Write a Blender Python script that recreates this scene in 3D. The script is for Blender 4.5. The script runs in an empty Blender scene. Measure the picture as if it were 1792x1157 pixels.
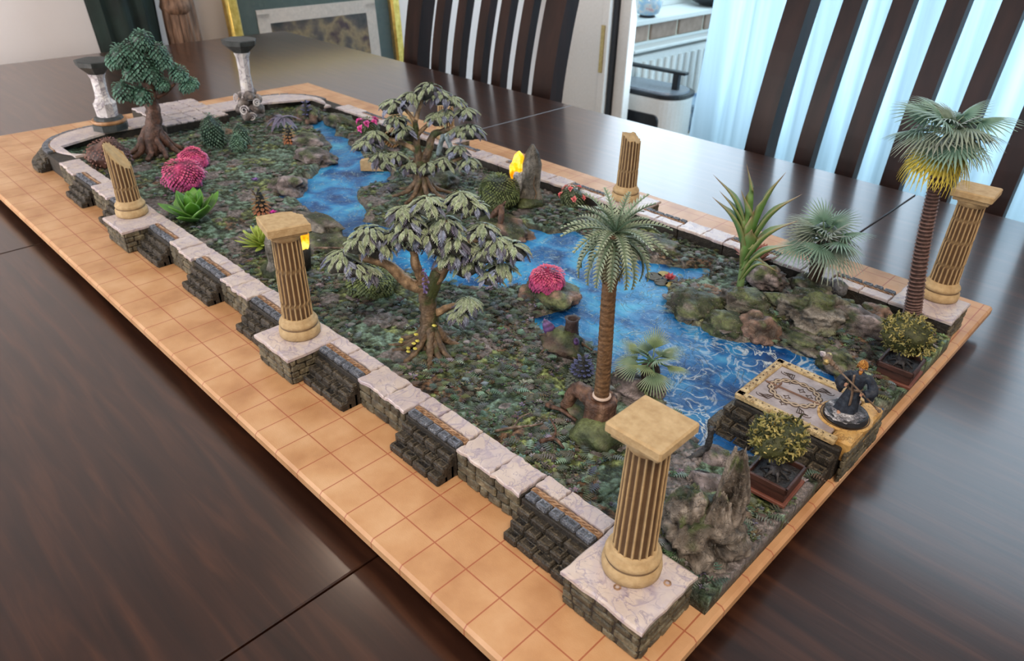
import bpy, bmesh, math, random
import numpy as np
from mathutils import Vector, Matrix, Quaternion, noise as mnoise
random.seed(7); rng = np.random.default_rng(7)
pi = math.pi
S = 0.0254                      # everything below is laid out in inches, turned into metres at the end
C = bpy.context.scene.collection
sc = bpy.context.scene

# ---------------------------------------------------------------- camera
cam = bpy.data.cameras.new('camera'); co = bpy.data.objects.new('camera', cam); C.objects.link(co)
R = ((-0.70830, -0.70568, 0.01827), (-0.37980, 0.35915, -0.85250), (0.59503, -0.61076, -0.52240))
co.matrix_world = Matrix(((R[0][0], -R[1][0], -R[2][0], -9.763), (R[0][1], -R[1][1], -R[2][1], 5.754),
                          (R[0][2], -R[1][2], -R[2][2], 12.092), (0, 0, 0, 1)))
cam.sensor_width = 36; cam.lens = 36 * 1274.67 / 1792; cam.clip_start = 0.01; cam.clip_end = 100
cam.dof.use_dof = True; cam.dof.focus_distance = 18 * S; cam.dof.aperture_fstop = 20
sc.camera = co
# ---------------------------------------------------------------- daylight, lamp, exposure
sc.view_settings.view_transform = 'Standard'; sc.view_settings.look = 'None'
sc.view_settings.exposure = 0.85; sc.view_settings.gamma = 1; sc.view_settings.use_curve_mapping = False
w = bpy.data.worlds.new('world'); sc.world = w; w.use_nodes = True
bg = w.node_tree.nodes['Background']; bg.inputs[0].default_value = (0.60, 0.86, 1.0, 1); bg.inputs[1].default_value = 1.12
def area(name, loc, target, size, power, col, shape='RECTANGLE'):
    l = bpy.data.lights.new(name, 'AREA'); l.shape = shape; l.size = size[0] * S; l.size_y = size[1] * S
    l.energy = power; l.color = col
    o = bpy.data.objects.new(name, l); C.objects.link(o); o.location = loc
    o.rotation_euler = (Vector(target) - Vector(loc)).to_track_quat('-Z', 'Y').to_euler(); o['kind'] = 'helper'
    return o
area('daylight', (18, -83, 22), (10, -10, 0), (76, 74), 19, (0.70, 0.85, 1.0))
area('ceiling_lamp_light', (53, -31, 62), (50, -30, 0), (6, 6), 1.6, (1.0, 0.80, 0.62), 'DISK')
area('ceiling_lamp_light', (-30, 22, 62), (0, -4, 0), (30, 30), 17, (1.0, 0.83, 0.67), 'DISK')
area('wall_fill_light', (42, 38, 4), (68, -30, -8), (14, 14), 7.5, (1.0, 0.90, 0.84), 'DISK')  # fill light added to brighten the back wall, no real floor lamp
area('pier_fill_light', (30, 58, 26), (58, -85, -4), (50, 40), 9, (0.66, 0.82, 1.0))  # cool fill added to brighten the white pier, no window in this wall

# ---------------------------------------------------------------- materials
MATS = {}
def ramp_node(nt, cols):
    r = nt.nodes.new('ShaderNodeValToRGB'); e = r.color_ramp.elements
    while len(e) < len(cols): e.new(0.5)
    for i, (p, c) in enumerate(cols): e[i].position = p; e[i].color = (*c, 1) if len(c) == 3 else c
    return r
def mat(name, cols=((0, (.5, .5, .5)), (1, (.5, .5, .5))), scale=3, detail=5, rough=.6, bump=0, bscale=20, attr=False, dist=0,
        veins=(), coord='w', spec=.5, metal=0, emit=0, stretch=(1, 1, 1), rand=0, coat=0, transl=0, cell=None, backc=None, trans=0, alpha=1):
    m = bpy.data.materials.new(name); m.use_nodes = True; nt = m.node_tree; N = nt.nodes; L = nt.links
    b = N['Principled BSDF']
    if coord == 'w': src = N.new('ShaderNodeNewGeometry').outputs['Position']
    else: src = N.new('ShaderNodeTexCoord').outputs['Object']
    mp = N.new('ShaderNodeMapping'); L.new(src, mp.inputs[0]); k = 1 / S
    mp.inputs['Scale'].default_value = (k * stretch[0], k * stretch[1], k * stretch[2]); vec = mp.outputs[0]
    def noise(sc_, det, di=0):
        n = N.new('ShaderNodeTexNoise'); n.inputs['Scale'].default_value = sc_; n.inputs['Detail'].default_value = det
        n.inputs['Distortion'].default_value = di; L.new(vec, n.inputs['Vector']); return n.outputs['Fac']
    def math_(op, a, bb, cl=False):
        q = N.new('ShaderNodeMath'); q.operation = op; q.use_clamp = cl
        for i, v in enumerate((a, bb)):
            if isinstance(v, (int, float)): q.inputs[i].default_value = v
            elif v is not None: L.new(v, q.inputs[i])
        return q.outputs[0]
    def mix(f, a, bb, mode='MIX'):
        q = N.new('ShaderNodeMix'); q.data_type = 'RGBA'; q.blend_type = mode
        for i, v in ((0, f), (6, a), (7, bb)):
            if isinstance(v, (int, float)): q.inputs[i].default_value = v
            elif isinstance(v, tuple): q.inputs[i].default_value = (*v, 1)
            else: L.new(v, q.inputs[i])
        return q.outputs[2]
    r = ramp_node(nt, cols); L.new(noise(scale, detail, dist), r.inputs[0]); col = r.outputs[0]
    if attr:
        a = N.new('ShaderNodeAttribute'); a.attribute_name = 'Col'
        col = mix(1.0, a.outputs['Color'], col, 'MULTIPLY')
    hs = None
    if cell:
        v = N.new('ShaderNodeTexVoronoi'); v.feature = 'DISTANCE_TO_EDGE'; v.inputs['Scale'].default_value = cell[0]; L.new(vec, v.inputs['Vector'])
        f = math_('SUBTRACT', 1.0, math_('DIVIDE', v.outputs['Distance'], cell[1]), True)
        col = mix(math_('MULTIPLY', f, cell[3]), col, cell[2])
    for (vs, wd, vc, st, di) in veins:
        f = math_('SUBTRACT', 1.0, math_('DIVIDE', math_('ABSOLUTE', math_('SUBTRACT', noise(vs, 3, di), .5), None), wd), True)
        f = math_('MULTIPLY', f, st); col = mix(f, col, vc)
        if hs is None: hs = f
    if rand:
        oi = N.new('ShaderNodeObjectInfo'); f = math_('ADD', math_('MULTIPLY', oi.outputs['Random'], 2 * rand), 1 - rand)
        cmb = N.new('ShaderNodeCombineColor')
        for i in range(3): L.new(f, cmb.inputs[i])
        col = mix(1.0, col, cmb.outputs[0], 'MULTIPLY')
    L.new(col, b.inputs['Base Color'])
    b.inputs['Roughness'].default_value = rough; b.inputs['Metallic'].default_value = metal
    b.inputs['Specular IOR Level'].default_value = spec; b.inputs['Coat Weight'].default_value = coat; b.inputs['Coat Roughness'].default_value = .12
    b.inputs['Transmission Weight'].default_value = trans; b.inputs['Alpha'].default_value = alpha
    if emit: L.new(col, b.inputs['Emission Color']); b.inputs['Emission Strength'].default_value = emit
    if bump:
        bn = N.new('ShaderNodeBump'); bn.inputs['Strength'].default_value = min(1, bump); bn.inputs['Distance'].default_value = .05 * S * max(1, bump)
        h = noise(bscale, 5)
        if hs is not None: h = math_('ADD', h, math_('MULTIPLY', hs, .8))
        L.new(h, bn.inputs['Height']); L.new(bn.outputs[0], b.inputs['Normal'])
    if transl:
        tr = N.new('ShaderNodeBsdfTranslucent'); L.new(col, tr.inputs[0]); ms = N.new('ShaderNodeMixShader'); ms.inputs[0].default_value = transl
        L.new(b.outputs[0], ms.inputs[1]); L.new(tr.outputs[0], ms.inputs[2]); L.new(ms.outputs[0], N['Material Output'].inputs[0])
    MATS[name] = m; return m
G2 = lambda a, b: ((.3, (a, a, a)), (.7, (b, b, b)))
def gm(name, c1, c2, **k): return mat(name, ((.3, c1), (.7, c2)), **k)
paint = mat('painted_resin', G2(.62, 1.35), scale=9, rough=.55, bump=.8, bscale=14, attr=True)
paint_fine = mat('painted_leaf', G2(.75, 1.25), scale=12, rough=.5, attr=True, rand=.18)
plastic_leaf = mat('plastic_leaf', G2(.85, 1.12), scale=5, rough=.42, attr=True, transl=.15, rand=.1)
ground_m = mat('painted_ground', G2(.60, 1.85), scale=11, detail=6, rough=.5, bump=1.0, bscale=11, attr=True,
               veins=((7, .02, (.36, .46, .34), .45, .8), (3.2, .012, (.015, .022, .014), .7, .5)))
rock_m = mat('painted_rock', G2(.45, 1.5), scale=5, rough=.55, bump=1.0, bscale=7, attr=True,
             veins=((4, .018, (.52, .46, .38), .5, 1.2), (2.6, .012, (.03, .03, .03), .8, .8)))
marble_m = mat('cream_marble', ((.25, (.54, .45, .42)), (.55, (.64, .55, .50)), (.8, (.74, .66, .63))), scale=1.6, rough=.32, bump=.25, bscale=9,
               veins=((1.3, .030, (.30, .25, .36), .65, 1.0), (2.6, .018, (.20, .16, .26), .6, 1.4), (.9, .09, (.50, .44, .50), .5, .8)))
stone_m = mat('wall_stone', ((.3, (.045, .040, .030)), (.5, (.11, .095, .06)), (.75, (.22, .19, .12))), scale=4, rough=.6, bump=1, bscale=10,
              veins=((8, .02, (.38, .33, .20), .5, .6),), rand=.35)
core_m = gm('dark_mortar', (.012, .010, .008), (.04, .034, .026), scale=6, bump=.8)
carve_m = mat('carved_block', ((.35, (.012, .011, .010)), (.65, (.045, .040, .036))), scale=4, rough=.5, bump=1.2, bscale=8,
              veins=((3.4, .05, (.56, .48, .34), .9, 3.2), (7.5, .05, (.27, .23, .155), .6, 2.0)), rand=.2)
carve2_m = mat('carved_relief', G2(.55, 1.5), scale=7, rough=.48, bump=1.2, bscale=9, attr=True, veins=((3.8, .030, (.42, .35, .24), .55, 3.2), (7.5, .04, (.008, .008, .008), .8, 1.5)), rand=.15)
carve2_cool_lit_m = mat('carved_relief_cool_lit', G2(.55, 1.5), scale=7, rough=.42, bump=1.2, bscale=9, attr=True, veins=((3.6, .05, (.55, .60, .68), .75, 3.2), (7.5, .03, (.01, .01, .015), .7, 1.5)), rand=.15)  # top step blocks: cool window highlights put into the colour
carve_cool_lit_m = mat('carved_block_cool_lit', ((.35, (.05, .06, .075)), (.65, (.15, .17, .21))), scale=4, rough=.45, bump=1.2, bscale=8,
              veins=((4.2, .045, (.62, .66, .72), .85, 2.4), (7, .03, (.40, .43, .5), .6, 2.0)), rand=.2)  # bluish window light painted onto the top blocks of the rounded stairs
rope_m = mat('rope_trim', ((.35, (.20, .11, .06)), (.65, (.50, .31, .18))), scale=8, rough=.5)
sand_m = mat('cast_column', ((.25, (.42, .28, .13)), (.75, (.60, .44, .24))), scale=6, rough=.75, bump=.35, bscale=22)
flute_m = mat('fluted_shaft', G2(.85, 1.1), scale=5, rough=.75, bump=.3, bscale=20, attr=True)
wood_m = mat('table_wood', ((.3, (.014, .0055, .0035)), (.5, (.028, .011, .0065)), (.72, (.060, .024, .012))), scale=2.2, detail=9, rough=.36,
             stretch=(.10, 1.2, 1), bump=.05, bscale=9, spec=.35, coat=.9, dist=.6)
wood_m.node_tree.nodes['Principled BSDF'].inputs['Coat Roughness'].default_value = .17; wood_m.node_tree.nodes['Principled BSDF'].inputs['Coat IOR'].default_value = 1.5; wood_m.node_tree.nodes['Principled BSDF'].inputs['Coat Tint'].default_value = (1, .90, .86, 1)
chair_m = mat('chair_wood', ((.3, (.010, .0045, .0035)), (.7, (.032, .013, .009))), scale=.8, rough=.42, stretch=(1.5, 1.5, .15), coat=0, spec=.3)
ceil_m = gm('ceiling_paint', (.50, .46, .43), (.54, .50, .47), scale=.2, rough=.9)
dark_m = gm('black_board', (.006, .006, .006), (.012, .011, .01))
black_m = gm('black_plastic', (.008, .009, .012), (.016, .018, .024), rough=.35)
white_m = gm('white_paint', (.80, .80, .78), (.86, .86, .84), rough=.4)
wallp_m = gm('wall_paint', (.74, .69, .67), (.78, .73, .71), scale=.2, rough=.8)
wallc_m = gm('conservatory_paint', (.82, .86, .86), (.88, .9, .9), rough=.6)
floor_m = mat('floor_wood', ((.3, (.20, .12, .07)), (.7, (.30, .19, .11))), scale=.3, stretch=(.2, 1, 1), rough=.4)
gold_m = gm('gilt_frame', (.55, .34, .06), (.85, .60, .16), scale=2, rough=.3, metal=.75)
brass_m = gm('brass', (.5, .38, .16), (.7, .55, .25), rough=.3, metal=.9)
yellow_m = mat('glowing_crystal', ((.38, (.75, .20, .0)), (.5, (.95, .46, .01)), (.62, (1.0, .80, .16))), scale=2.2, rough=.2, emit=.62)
def mat_grid():
    m = mat('parchment_mat', ((.28, (.46, .225, .095)), (.5, (.60, .33, .155)), (.72, (.70, .43, .23))), scale=.7, detail=9, rough=.42, bump=.12, bscale=30)
    nt = m.node_tree; N = nt.nodes; L = nt.links; b = N['Principled BSDF']
    base = b.inputs['Base Color'].links[0].from_socket
    g = N.new('ShaderNodeNewGeometry'); sp = N.new('ShaderNodeSeparateXYZ'); L.new(g.outputs['Position'], sp.inputs[0]); fs = []
    for i, off in ((0, .0), (1, .0)):
        a = N.new('ShaderNodeMath'); a.operation = 'MULTIPLY_ADD'; a.inputs[1].default_value = 1 / S; a.inputs[2].default_value = 100.5 + off; L.new(sp.outputs[i], a.inputs[0])
        f = N.new('ShaderNodeMath'); f.operation = 'FRACT'; L.new(a.outputs[0], f.inputs[0])
        s = N.new('ShaderNodeMath'); s.operation = 'SUBTRACT'; s.inputs[1].default_value = .5; L.new(f.outputs[0], s.inputs[0])
        q = N.new('ShaderNodeMath'); q.operation = 'ABSOLUTE'; L.new(s.outputs[0], q.inputs[0]); fs.append(q.outputs[0])
    mn = N.new('ShaderNodeMath'); mn.operation = 'MINIMUM'; L.new(fs[0], mn.inputs[0]); L.new(fs[1], mn.inputs[1])
    lt = N.new('ShaderNodeMath'); lt.operation = 'LESS_THAN'; lt.inputs[1].default_value = .016; L.new(mn.outputs[0], lt.inputs[0])
    f2 = N.new('ShaderNodeMath'); f2.operation = 'MULTIPLY'; f2.inputs[1].default_value = .75; L.new(lt.outputs[0], f2.inputs[0])
    mx = N.new('ShaderNodeMix'); mx.data_type = 'RGBA'; mx.inputs[7].default_value = (.36, .07, .03, 1)
    L.new(f2.outputs[0], mx.inputs[0]); L.new(base, mx.inputs[6]); L.new(mx.outputs[2], b.inputs['Base Color'])
    return m
parch_m = mat_grid()
water_m = mat('river_water', ((.30, (.003, .040, .15)), (.42, (.008, .11, .33)), (.55, (.02, .24, .54)), (.72, (.08, .46, .72))), scale=.75, detail=6, dist=.8, rough=.38, bump=.9, bscale=2.6, spec=.22,
              veins=((.85, .011, (.55, .80, .90), .75, 1.7), (1.7, .009, (.45, .72, .85), .5, 1.4)))
def foam_water():          # more white foam towards the near end of the river
    nt = water_m.node_tree; N = nt.nodes; L = nt.links; b = N['Principled BSDF']; base = b.inputs['Base Color'].links[0].from_socket
    g = N.new('ShaderNodeNewGeometry'); sp = N.new('ShaderNodeSeparateXYZ'); L.new(g.outputs['Position'], sp.inputs[0])
    r = N.new('ShaderNodeMapRange'); r.inputs[1].default_value = 1.5 * S; r.inputs[2].default_value = -4 * S; r.inputs[3].default_value = 0; r.inputs[4].default_value = 1; L.new(sp.outputs[0], r.inputs[0])
    mp = N.new('ShaderNodeMapping'); mp.inputs['Scale'].default_value = (1 / S,) * 3; L.new(g.outputs['Position'], mp.inputs[0])
    n = N.new('ShaderNodeTexNoise'); n.inputs['Scale'].default_value = 1.5; n.inputs['Detail'].default_value = 5; n.inputs['Distortion'].default_value = 1.2; L.new(mp.outputs[0], n.inputs[0])
    s = N.new('ShaderNodeMath'); s.operation = 'SUBTRACT'; s.inputs[1].default_value = .5; L.new(n.outputs[0], s.inputs[0])
    q = N.new('ShaderNodeMath'); q.operation = 'ABSOLUTE'; L.new(s.outputs[0], q.inputs[0])
    d = N.new('ShaderNodeMapRange'); d.inputs[1].default_value = .006; d.inputs[2].default_value = .040; d.inputs[3].default_value = 1; d.inputs[4].default_value = 0; L.new(q.outputs[0], d.inputs[0])
    dk = N.new('ShaderNodeMix'); dk.data_type = 'RGBA'; dk.blend_type = 'MULTIPLY'; dk.inputs[7].default_value = (.38, .42, .6, 1); L.new(r.outputs[0], dk.inputs[0]); L.new(base, dk.inputs[6])
    f = N.new('ShaderNodeMath'); f.operation = 'MULTIPLY'; L.new(r.outputs[0], f.inputs[0]); L.new(d.outputs[0], f.inputs[1])
    n2 = N.new('ShaderNodeTexNoise'); n2.inputs['Scale'].default_value = .42; n2.inputs['Detail'].default_value = 4; L.new(mp.outputs[0], n2.inputs[0]); k2 = N.new('ShaderNodeMapRange'); k2.inputs[1].default_value = .40; k2.inputs[2].default_value = .62; k2.inputs[3].default_value = .3; k2.inputs[4].default_value = 1; L.new(n2.outputs[0], k2.inputs[0]); f3 = N.new('ShaderNodeMath'); f3.operation = 'MULTIPLY'; L.new(f.outputs[0], f3.inputs[0]); L.new(k2.outputs[0], f3.inputs[1]); f = f3
    mx = N.new('ShaderNodeMix'); mx.data_type = 'RGBA'; mx.inputs[7].default_value = (.80, .88, .86, 1); L.new(f.outputs[0], mx.inputs[0]); L.new(dk.outputs[2], mx.inputs[6]); L.new(mx.outputs[2], b.inputs['Base Color'])
foam_water()

# ---------------------------------------------------------------- mesh helpers
class MB:
    def __init__(s): s.v = []; s.f = []; s.c = []
    def add(s, v, f, col=None, M=None):
        n = len(s.v)
        if M is not None: v = [M @ Vector(p) for p in v]
        s.v += [tuple(p) for p in v]; s.f += [tuple(i + n for i in q) for q in f]
        if col is None: col = (.5, .5, .5)
        if len(col) == len(v) and not isinstance(col[0], (int, float)): s.c += [tuple(x) for x in col]
        else: s.c += [tuple(col)] * len(v)
        return s
    def mesh(s, name='m', smooth=False):
        me = bpy.data.meshes.new(name); me.from_pydata(s.v, [], s.f); me.update()
        a = me.color_attributes.new('Col', 'FLOAT_COLOR', 'POINT')
        a.data.foreach_set('color', np.concatenate([np.array(s.c, dtype=np.float32).reshape(-1, 3), np.ones((len(s.c), 1), np.float32)], 1).ravel())
        if smooth: me.shade_smooth()
        return me
def ob(name, me, m=None, parent=None, loc=(0, 0, 0), rot=None, scale=None, kind=None, label=None, cat=None, group=None, smooth=False):
    if isinstance(me, MB): me = me.mesh(name, smooth)
    if m is not None and not me.materials: me.materials.append(m)
    o = bpy.data.objects.new(name, me); C.objects.link(o); o.location = loc
    if rot is not None: o.rotation_euler = rot if not isinstance(rot, Quaternion) else rot.to_euler()
    if scale is not None: o.scale = scale if hasattr(scale, '__len__') else (scale,) * 3
    if parent: o.parent = parent
    for k, v in (('kind', kind), ('label', label), ('category', cat), ('group', group)):
        if v: o[k] = v
    if cat and not kind: o['kind'] = 'thing'
    return o
def thing(name, label, cat, loc=(0, 0, 0), rz=0, group=None):
    o = bpy.data.objects.new(name, None); C.objects.link(o); o.location = loc; o.rotation_euler = (0, 0, rz)
    o['label'] = label; o['category'] = cat; o['kind'] = 'thing'
    if group: o['group'] = group
    return o
def box(c, s, b=0.0, j=0.0, rnd=random):      # centre, size, chamfer, jitter
    hx, hy, hz = s[0] / 2, s[1] / 2, s[2] / 2; b = min(b, hx * .9, hy * .9, hz * .9)
    if b <= 0:
        v = [(c[0] + x * hx, c[1] + y * hy, c[2] + z * hz) for x in (-1, 1) for y in (-1, 1) for z in (-1, 1)]
        if j: v = [tuple(q + rnd.uniform(-j, j) for q in p) for p in v]
        return v, [(0, 1, 3, 2), (4, 6, 7, 5), (0, 4, 5, 1), (2, 3, 7, 6), (0, 2, 6, 4), (1, 5, 7, 3)]
    v = []; idx = {}
    for sx in (-1, 1):
        for sy in (-1, 1):
            for sz in (-1, 1):
                jj = [rnd.uniform(-j, j) for _ in range(3)] if j else (0, 0, 0)
                for a in range(3):
                    p = [sx * (hx - (b if a != 0 else 0)), sy * (hy - (b if a != 1 else 0)), sz * (hz - (b if a != 2 else 0))]
                    idx[(sx, sy, sz, a)] = len(v); v.append(tuple(c[k] + p[k] + jj[k] for k in range(3)))
    f = []
    for a in range(3):
        o1, o2 = [k for k in range(3) if k != a]
        for s_ in (-1, 1):
            def K(p, q):
                t = [0, 0, 0]; t[a] = s_; t[o1] = p; t[o2] = q; return idx[(*t, a)]
            q = [K(-1, -1), K(1, -1), K(1, 1), K(-1, 1)]
            if (s_ > 0) != (a != 1): q.reverse()
            f.append(tuple(q))
    for a in range(3):
        o1, o2 = [k for k in range(3) if k != a]
        for p in (-1, 1):
            for q in (-1, 1):
                def K(e, face):
                    t = [0, 0, 0]; t[a] = e; t[o1] = p; t[o2] = q; return idx[(*t, face)]
                f.append((K(-1, o1), K(1, o1), K(1, o2), K(-1, o2)))
    for sx in (-1, 1):
        for sy in (-1, 1):
            for sz in (-1, 1): f.append(tuple(idx[(sx, sy, sz, a)] for a in range(3)))
    return v, f
def fixn(me):
    bm = bmesh.new(); bm.from_mesh(me); bmesh.ops.recalc_face_normals(bm, faces=bm.faces); bm.to_mesh(me); bm.free(); return me
def tube(pts, rad, n=8, cap=True, noise_=0, seed=0, squash=1):
    pts = [Vector(p) for p in pts]; v = []; f = []; up = Vector((.13, .21, 1)).normalized(); prev = None
    if isinstance(rad, (int, float)): rad = [rad] * len(pts)
    for i, p in enumerate(pts):
        t = (pts[min(i + 1, len(pts) - 1)] - pts[max(i - 1, 0)]).normalized()
        if prev is None: a = t.orthogonal().normalized()
        else: a = (prev - t * prev.dot(t)); a = a.normalized() if a.length > 1e-6 else t.orthogonal().normalized()
        prev = a; b = t.cross(a)
        for k in range(n):
            g = 2 * pi * k / n; r = rad[i]
            if noise_: r *= 1 + noise_ * mnoise.noise(Vector((math.cos(g) * 1.7 + seed, math.sin(g) * 1.7, i * .7)))
            v.append(p + (a * math.cos(g) + b * math.sin(g) * squash) * r)
    for i in range(len(pts) - 1):
        for k in range(n): f.append((i * n + k, i * n + (k + 1) % n, (i + 1) * n + (k + 1) % n, (i + 1) * n + k))
    if cap: f.append(tuple(range(n - 1, -1, -1))); f.append(tuple((len(pts) - 1) * n + k for k in range(n)))
    return v, f
def curve(pts, n=12):           # Catmull-Rom through the points
    P = [Vector(p) for p in pts]; P = [P[0] * 2 - P[1]] + P + [P[-1] * 2 - P[-2]]; out = []
    for i in range(1, len(P) - 2):
        for k in range(n):
            t = k / n; a, b, c, d = P[i - 1:i + 3]
            out.append(.5 * ((2 * b) + (c - a) * t + (2 * a - 5 * b + 4 * c - d) * t * t + (3 * b - a - 3 * c + d) * t ** 3))
    return out + [P[-2]]
def lathe(prof, n=32, rf=None, cap=True):
    v = []; f = []
    for i, (r, z) in enumerate(prof):
        for k in range(n):
            g = 2 * pi * k / n; rr = r * (rf(g, z, i) if rf else 1); v.append((rr * math.cos(g), rr * math.sin(g), z))
    for i in range(len(prof) - 1):
        for k in range(n): f.append((i * n + k, i * n + (k + 1) % n, (i + 1) * n + (k + 1) % n, (i + 1) * n + k))
    if cap: f.append(tuple(range(n - 1, -1, -1))); f.append(tuple((len(prof) - 1) * n + k for k in range(n)))
    return v, f
_ico = {}
def ico(sub):
    if sub not in _ico:
        bm = bmesh.new(); bmesh.ops.create_icosphere(bm, subdivisions=sub, radius=1)
        _ico[sub] = ([v.co.copy() for v in bm.verts], [tuple(v.index for v in f.verts) for f in bm.faces]); bm.free()
    return _ico[sub]
ROCKC = ((.035, .030, .024), (.13, .115, .095), (.25, .23, .20)); MOSS = ((.014, .024, .009), (.050, .066, .022), (.14, .17, .07))
def lerp(a, b, t): t = max(0, min(1, t)); return tuple(x + (y - x) * t for x, y in zip(a, b))
def tri(c, t): return lerp(c[0], c[1], t * 2) if t < .5 else lerp(c[1], c[2], t * 2 - 1)
def rock(c, r, seed=0, sub=3, rough_=.45, moss=.35, cols=ROCKC, layers=0, flatb=True):
    V, F = ico(sub); v = []; col = []
    for p in V:
        q = p * 1.3 + Vector((seed * 3.1, seed, -seed)); n = mnoise.fractal(q, .9, 2.1, 5); rg = 1 - abs(mnoise.noise(q * 2.3)) * 2
        k = 1 + rough_ * n * .8 + rough_ * .20 * rg + (.045 * (1 - 2 * abs(mnoise.noise(q * 5.5))) + .022 * mnoise.noise(q * 12)) * (sub > 2)
        if layers: k += .075 * math.sin(p.z * layers + n * 5)
        x, y, z = p.x * r[0] * k, p.y * r[1] * k, p.z * r[2] * k
        if flatb and z < -r[2] * .5: z = -r[2] * .5
        v.append((c[0] + x, c[1] + y, c[2] + z))
        t = .45 + n * .9 + .25 * rg - .15 + (.22 * math.sin(p.z * layers * 1.5 + n * 7) if layers else 0); cc = tri(cols, max(0, min(1, t)))
        m = mnoise.noise(q * 1.6 + Vector((9, 9, 9))) + .45 * p.z - .35 + moss
        if m > 0: cc = lerp(cc, tri(MOSS, max(0, min(1, .45 + n))), min(1, m * 4))
        col.append(cc)
    return v, F, col
def rot_to(d, roll=0):
    q = Vector(d).normalized().to_track_quat('Z', 'Y'); return q @ Quaternion((0, 0, 1), roll)
def MT(loc, q=None, s=1):
    M = Matrix.Translation(loc)
    if q is not None: M = M @ (q.to_matrix().to_4x4() if isinstance(q, Quaternion) else q.to_4x4())
    if hasattr(s, '__len__'): return M @ Matrix.Diagonal((*s, 1))
    return M @ Matrix.Scale(s, 4)
# numpy noise for the ground
def _h(ix, iy, s): 
    n = (ix.astype(np.int64) * 374761393 + iy.astype(np.int64) * 668265263 + s * 974634777) & 0xffffffff
    n = ((n ^ (n >> 13)) * 1274126177) & 0xffffffff; return ((n ^ (n >> 16)) & 0xffff) / 65535.0
def vnoise(x, y, s=0):
    ix = np.floor(x); iy = np.floor(y); fx = x - ix; fy = y - iy; ix = ix.astype(int); iy = iy.astype(int)
    u = fx * fx * (3 - 2 * fx); w_ = fy * fy * (3 - 2 * fy)
    a = _h(ix, iy, s); b = _h(ix + 1, iy, s); c = _h(ix, iy + 1, s); d = _h(ix + 1, iy + 1, s)
    return (a * (1 - u) + b * u) * (1 - w_) + (c * (1 - u) + d * u) * w_
def fbm(x, y, s=0, o=4):
    t = 0; a = .5; n = 0
    for i in range(o): t = t + a * vnoise(x * 2 ** i + i * 17.3, y * 2 ** i - i * 9.1, s + i); n += a; a *= .5
    return t / n
def worley(x, y, s=0):
    ix = np.floor(x); iy = np.floor(y); d1 = np.full(x.shape, 9.); d2 = d1.copy(); idn = np.zeros(x.shape)
    for a in (-1, 0, 1):
        for b in (-1, 0, 1):
            cx = (ix + a).astype(int); cy = (iy + b).astype(int); px = cx + _h(cx, cy, s); py = cy + _h(cx, cy, s + 5)
            d = np.hypot(px - x, py - y); nw = d < d1; d2 = np.where(nw, d1, np.minimum(d2, d)); idn = np.where(nw, _h(cx, cy, s + 9), idn); d1 = np.where(nw, d, d1)
    return d1, d2, idn

# ================================================================ the room
FZ = -30.0
def slab(name, c, s, m, kind='structure', b=0, parent=None, **k):
    mb = MB(); mb.add(*box(c, s, b)); me = fixn(mb.mesh(name)); return ob(name, me, m, parent, kind=kind, **k)
slab('floor', (0, -65, FZ - .5), (260, 270, 1), floor_m)
slab('wall_back', (71, 3, 18), (2, 176, 96), wallp_m)
slab('ceiling', (5, -12, 66.5), (134, 148, 1), ceil_m)
slab('wall_left', (5, 61, 18), (134, 2, 96), wallp_m)
slab('wall_near', (-61, -12, 18), (2, 148, 96), wallp_m)
slab('wall_right', (65.3, -86, 18), (9.4, 2, 96), white_m)                       # white pier beside the glazed door
slab('wall_right', (5, -86, 64), (120, 2, 4), wallp_m)
slab('wall_right', (-46, -86, 18), (30, 2, 96), wallp_m)
# door frame at the conservatory opening
d = MB(); d.add(*box((59.9, -85.2, 16), (1.3, 3.2, 92), .1)); door = ob('door_1', fixn(d.mesh()), white_m, kind='structure')
slab('door_gap_strip', (58.9, -85.6, 16), (.5, 2.6, 92), black_m, None, parent=door)  # black strip added in place of the shaded gap beside the door leaf
slab('door_leaf', (57.6, -85.9, 16), (2.0, 1.6, 92), white_m, None, b=.1, parent=door)
slab('strike_plate', (60.1, -83.5, -8.3), (.7, .15, 6.6), brass_m, None, b=.05, parent=door)
# conservatory: side wall with brick band, sill
slab('wall_conservatory', (66.6, -135, -20), (2, 96, 20), wallc_m)
cons = slab('wall_conservatory_brick', (66.8, -135, -8.6), (2, 96, 2.8), gm('brick_mortar', (.62, .58, .48), (.72, .68, .58), scale=1))
brick_m = mat('painted_brick', ((.3, (.30, .20, .155)), (.7, (.42, .29, .23))), scale=.8, rough=.7, rand=.12)
bme = MB(); bme.add(*box((0, 0, 0), (.6, 7.4, 2.5), .1)); bme = fixn(bme.mesh('brick')); bme.materials.append(brick_m)
for i in range(9): ob('brick', bme, None, cons, (65.7, -90.5 - i * 8.3, -8.6))
sill = slab('trim_1', (68.5, -135, -6.7), (8.2, 96, .9), white_m, b=.15)
wl = slab('window_1', (72.5, -135, -4.6), (1.2, 96, 3.2), white_m)
for i in range(5): slab('window_frame', (72.5, -92 - i * 16, 26), (1.2, 1.6, 60), white_m, None, parent=wl)
# radiator
rt = thing('radiator', 'white ribbed panel radiator beneath the conservatory sill', 'radiator', (64, -123, -20))
rm = MB(); rm.add(*box((0, 0, 0), (1.6, 54, 17), .2)); ob('panel', fixn(rm.mesh()), white_m, rt)
rm = MB(); rm.add(*box((0, 0, 9.4), (2.6, 55, .5), .1)); ob('top_cover', fixn(rm.mesh()), white_m, rt)
rb = MB(); rb.add(*tube([(-1, 0, -7.5), (-1, 0, 7.5)], .45, 6)); rb = fixn(rb.mesh('rib', True)); rb.materials.append(white_m)
for i in range(26): ob('rib', rb, None, rt, (0, -26 + i * 2.08, 0))
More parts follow.
